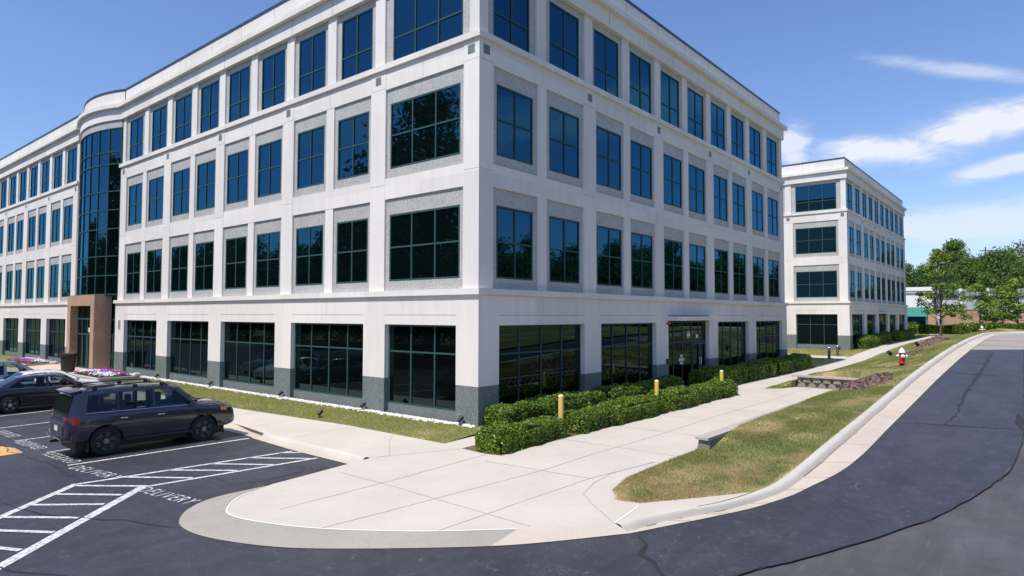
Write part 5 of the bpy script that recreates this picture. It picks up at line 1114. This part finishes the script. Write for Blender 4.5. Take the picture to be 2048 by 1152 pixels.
for x in (3.5, 7.3, 10.2):
    m_ = MB(); m_.box(x-.25, x+.25, -.45, 0, 4.4, 8.25); m_.build('pilaster', WALLW, cg); m_ = MB(); m_.box(x-.38, x+.38, -.55, 0, .9, 4.4); m_.build('brick_pier', BRICK, cg)
m_ = MB(); m_.box(7.9, 9.6, -.06, .0, 1.0, 3.9); m_.build('doorway', DARKIN, cg); m_ = MB(); m_.box(4.2, 6.8, -.05, 0, 4.3, 6.4); m_.build('grey_panel', plain('panel_grey', (.42,.42,.45), .7), cg)
en = thing('brick_enclosure', 'low tan brick enclosure wall behind the boundary hedge', 'wall', (108.6,-1.2,0), R(-72))
m_ = MB(); m_.box(0, 5.2, 0, .4, .9, 4.5); m_.box(0, .4, .4, 3, .9, 4.5); m_.build('brick_wall', BRICK, en); m_ = MB(); m_.box(-.05, 5.25, -.05, .45, 4.5, 4.65); m_.box(-.05,.45,.45,3,4.5,4.65); m_.build('coping', plain('enclosure_coping', (.25,.2,.18), .8), en)
lw = thing('lattice_brick_wall', 'red and cream lattice patterned brick wall at the right edge of the photo', 'wall', (115.8,-7.6,0), R(-80))
m_ = MB(); m_.box(0, 16, 0, .5, .9, 4.3); m_.build('brickwork', BRICKR, lw); m_ = MB(); m_.box(-.1, 16.1, -.12, .6, 4.3, 4.75); m_.build('coping', WALLW, lw)
up = thing('utility_pole', 'weathered utility pole with two crossarms rising above the far trees', 'utility pole', (193.1,-1.4,1), R(8))
m_ = MB(); m_.tube([(0,0,0),(0,0,20.6)], [.22,.14], 8); m_.build('pole', POLEW, up)
for z, y0, y1 in ((19.6,-1.4,1.3),(17.4,-1.5,.3)):
    m_ = MB(); m_.box(-.08,.08,y0,y1,z-.12,z+.12)
    for y in (y0+.1, (y0+y1)/2+.4, y1-.1): m_.lathe([(.05,z+.1),(.07,z+.3),(.03,z+.34)], (0,y,0), 6)
    m_.build('crossarm', POLEW, up)

# ------------------------------------------------------------------ light, sky, camera
EL, AZ = R(59.5), R(8)                       # sun: almost square to the sunlit facade, a little behind it
sun_dir = Vector((-math.cos(AZ)*math.cos(EL), math.sin(AZ)*math.cos(EL), math.sin(EL)))
sd = bpy.data.lights.new('sun', 'SUN'); sd.energy = 5.0; sd.angle = R(.53); sd.color = (1, .957, .885)
so = bpy.data.objects.new('sun', sd); COL.objects.link(so); so.rotation_euler = sun_dir.to_track_quat('Z', 'Y').to_euler()
W = bpy.data.worlds.new('World'); SC.world = W; W.use_nodes = True; nt = W.node_tree; bg = nt.nodes['Background']
sky = N(nt, 'ShaderNodeTexSky', sky_type='NISHITA'); sky.sun_disc = False; sky.sun_elevation = EL; sky.sun_rotation = math.atan2(sun_dir.x, sun_dir.y); sky.altitude = 100; sky.air_density = 1.15; sky.dust_density = .6; sky.ozone_density = 2.2
tc = N(nt, 'ShaderNodeTexCoord'); sx = N(nt, 'ShaderNodeSeparateXYZ'); L(nt, tc.outputs['Generated'], sx.inputs[0])
az = math_n(nt, 'ARCTAN2', sx.outputs[1], sx.outputs[0]); el = math_n(nt, 'ARCSINE', sx.outputs[2])
def gauss(v, c, w): d = math_n(nt, 'DIVIDE', math_n(nt, 'SUBTRACT', v, c), w); return math_n(nt, 'POWER', 2.718, math_n(nt, 'MULTIPLY', math_n(nt, 'MULTIPLY', d, d), -1.))
cv = N(nt, 'ShaderNodeCombineXYZ'); L(nt, az, cv.inputs[0]); L(nt, el, cv.inputs[1])
def cn(scale, sc, rot, det=8, rough=.6, dist=.4):
    mp = N(nt, 'ShaderNodeMapping'); mp.inputs['Scale'].default_value = sc; mp.inputs['Rotation'].default_value = (0, 0, rot); L(nt, cv.outputs[0], mp.inputs['Vector']); return noise(nt, mp.outputs[0], scale, det, rough, dist)
n1 = cn(15, (1, 2.4, 1), .12, 12, .68, .7); n2 = cn(9, (1, 4.5, 1), -.1, 12, .68, .8)
def band(a0, e0, slope, wa, we, amp, nz, lo, hi):
    # an elongated cloud around azimuth a0, elevation e0
    ec = math_n(nt, 'SUBTRACT', el, math_n(nt, 'MULTIPLY', math_n(nt, 'SUBTRACT', az, a0), slope)); m = math_n(nt, 'MULTIPLY', gauss(az, a0, wa), gauss(ec, e0, we))
    r = math_n(nt, 'MULTIPLY', math_n(nt, 'SUBTRACT', math_n(nt, 'ADD', nz, math_n(nt, 'MULTIPLY', m, .75)), lo), 1/(hi-lo), True)
    return math_n(nt, 'MULTIPLY', math_n(nt, 'MULTIPLY', r, r), math_n(nt, 'MULTIPLY', math_n(nt, 'MINIMUM', math_n(nt, 'MULTIPLY', m, 2.2), 1.), amp))
CL = [(.05,.236,-.04,.095,.024,.95,n1,.52,1.05),(.175,.217,.12,.085,.020,.92,n1,.50,1.05),(.285,.238,0,.03,.034,.8,n1,.60,1.1),(.09,.306,.33,.11,.011,.5,n2,.52,1.2),(.04,.182,-.14,.065,.014,.75,n1,.60,1.05),(.06,.115,.0,.16,.028,.6,n2,.50,1.05),(.25,.14,.1,.1,.02,.3,n2,.6,1.1),
      (2.3,.28,0,.6,.05,.35,n2,.70,1.15),(-.55,.3,.1,.5,.05,.5,n2,.68,1.15)]
tot = None
for c in CL: b_ = band(*c); tot = b_ if tot is None else math_n(nt, 'MAXIMUM', tot, b_)
skyc = mixc(nt, 1., sky.outputs[0], (1.0, 1.11, 1.43), 'MULTIPLY')
cl = mixc(nt, tot, skyc, (7.6, 7.8, 8.6))
L(nt, cl, bg.inputs['Color']); bg.inputs['Strength'].default_value = .117
cd = bpy.data.cameras.new('camera'); co = bpy.data.objects.new('camera', cd); COL.objects.link(co); SC.camera = co
cd.sensor_fit = 'HORIZONTAL'; cd.sensor_width = 36; cd.lens = 36*1304.925/2048; cd.clip_start = .1; cd.clip_end = 5000
yaw, pit, rol = .692817328, .0412769659, .00210721348
fw = Vector((math.cos(yaw)*math.cos(pit), math.sin(yaw)*math.cos(pit), math.sin(pit))); rt = Vector((math.sin(yaw), -math.cos(yaw), 0)); upv = rt.cross(fw)
r2 = rt*math.cos(rol)+upv*math.sin(rol); u2 = -rt*math.sin(rol)+upv*math.cos(rol)
co.matrix_world = Matrix(((r2.x, u2.x, -fw.x, -15.96451), (r2.y, u2.y, -fw.y, -14.70186), (r2.z, u2.z, -fw.z, 3.62191), (0,0,0,1)))
SC.view_settings.view_transform = 'Standard'; SC.view_settings.look = 'None'; SC.view_settings.exposure = .0; SC.view_settings.gamma = 1
SC.render.resolution_x = 1024; SC.render.resolution_y = 576
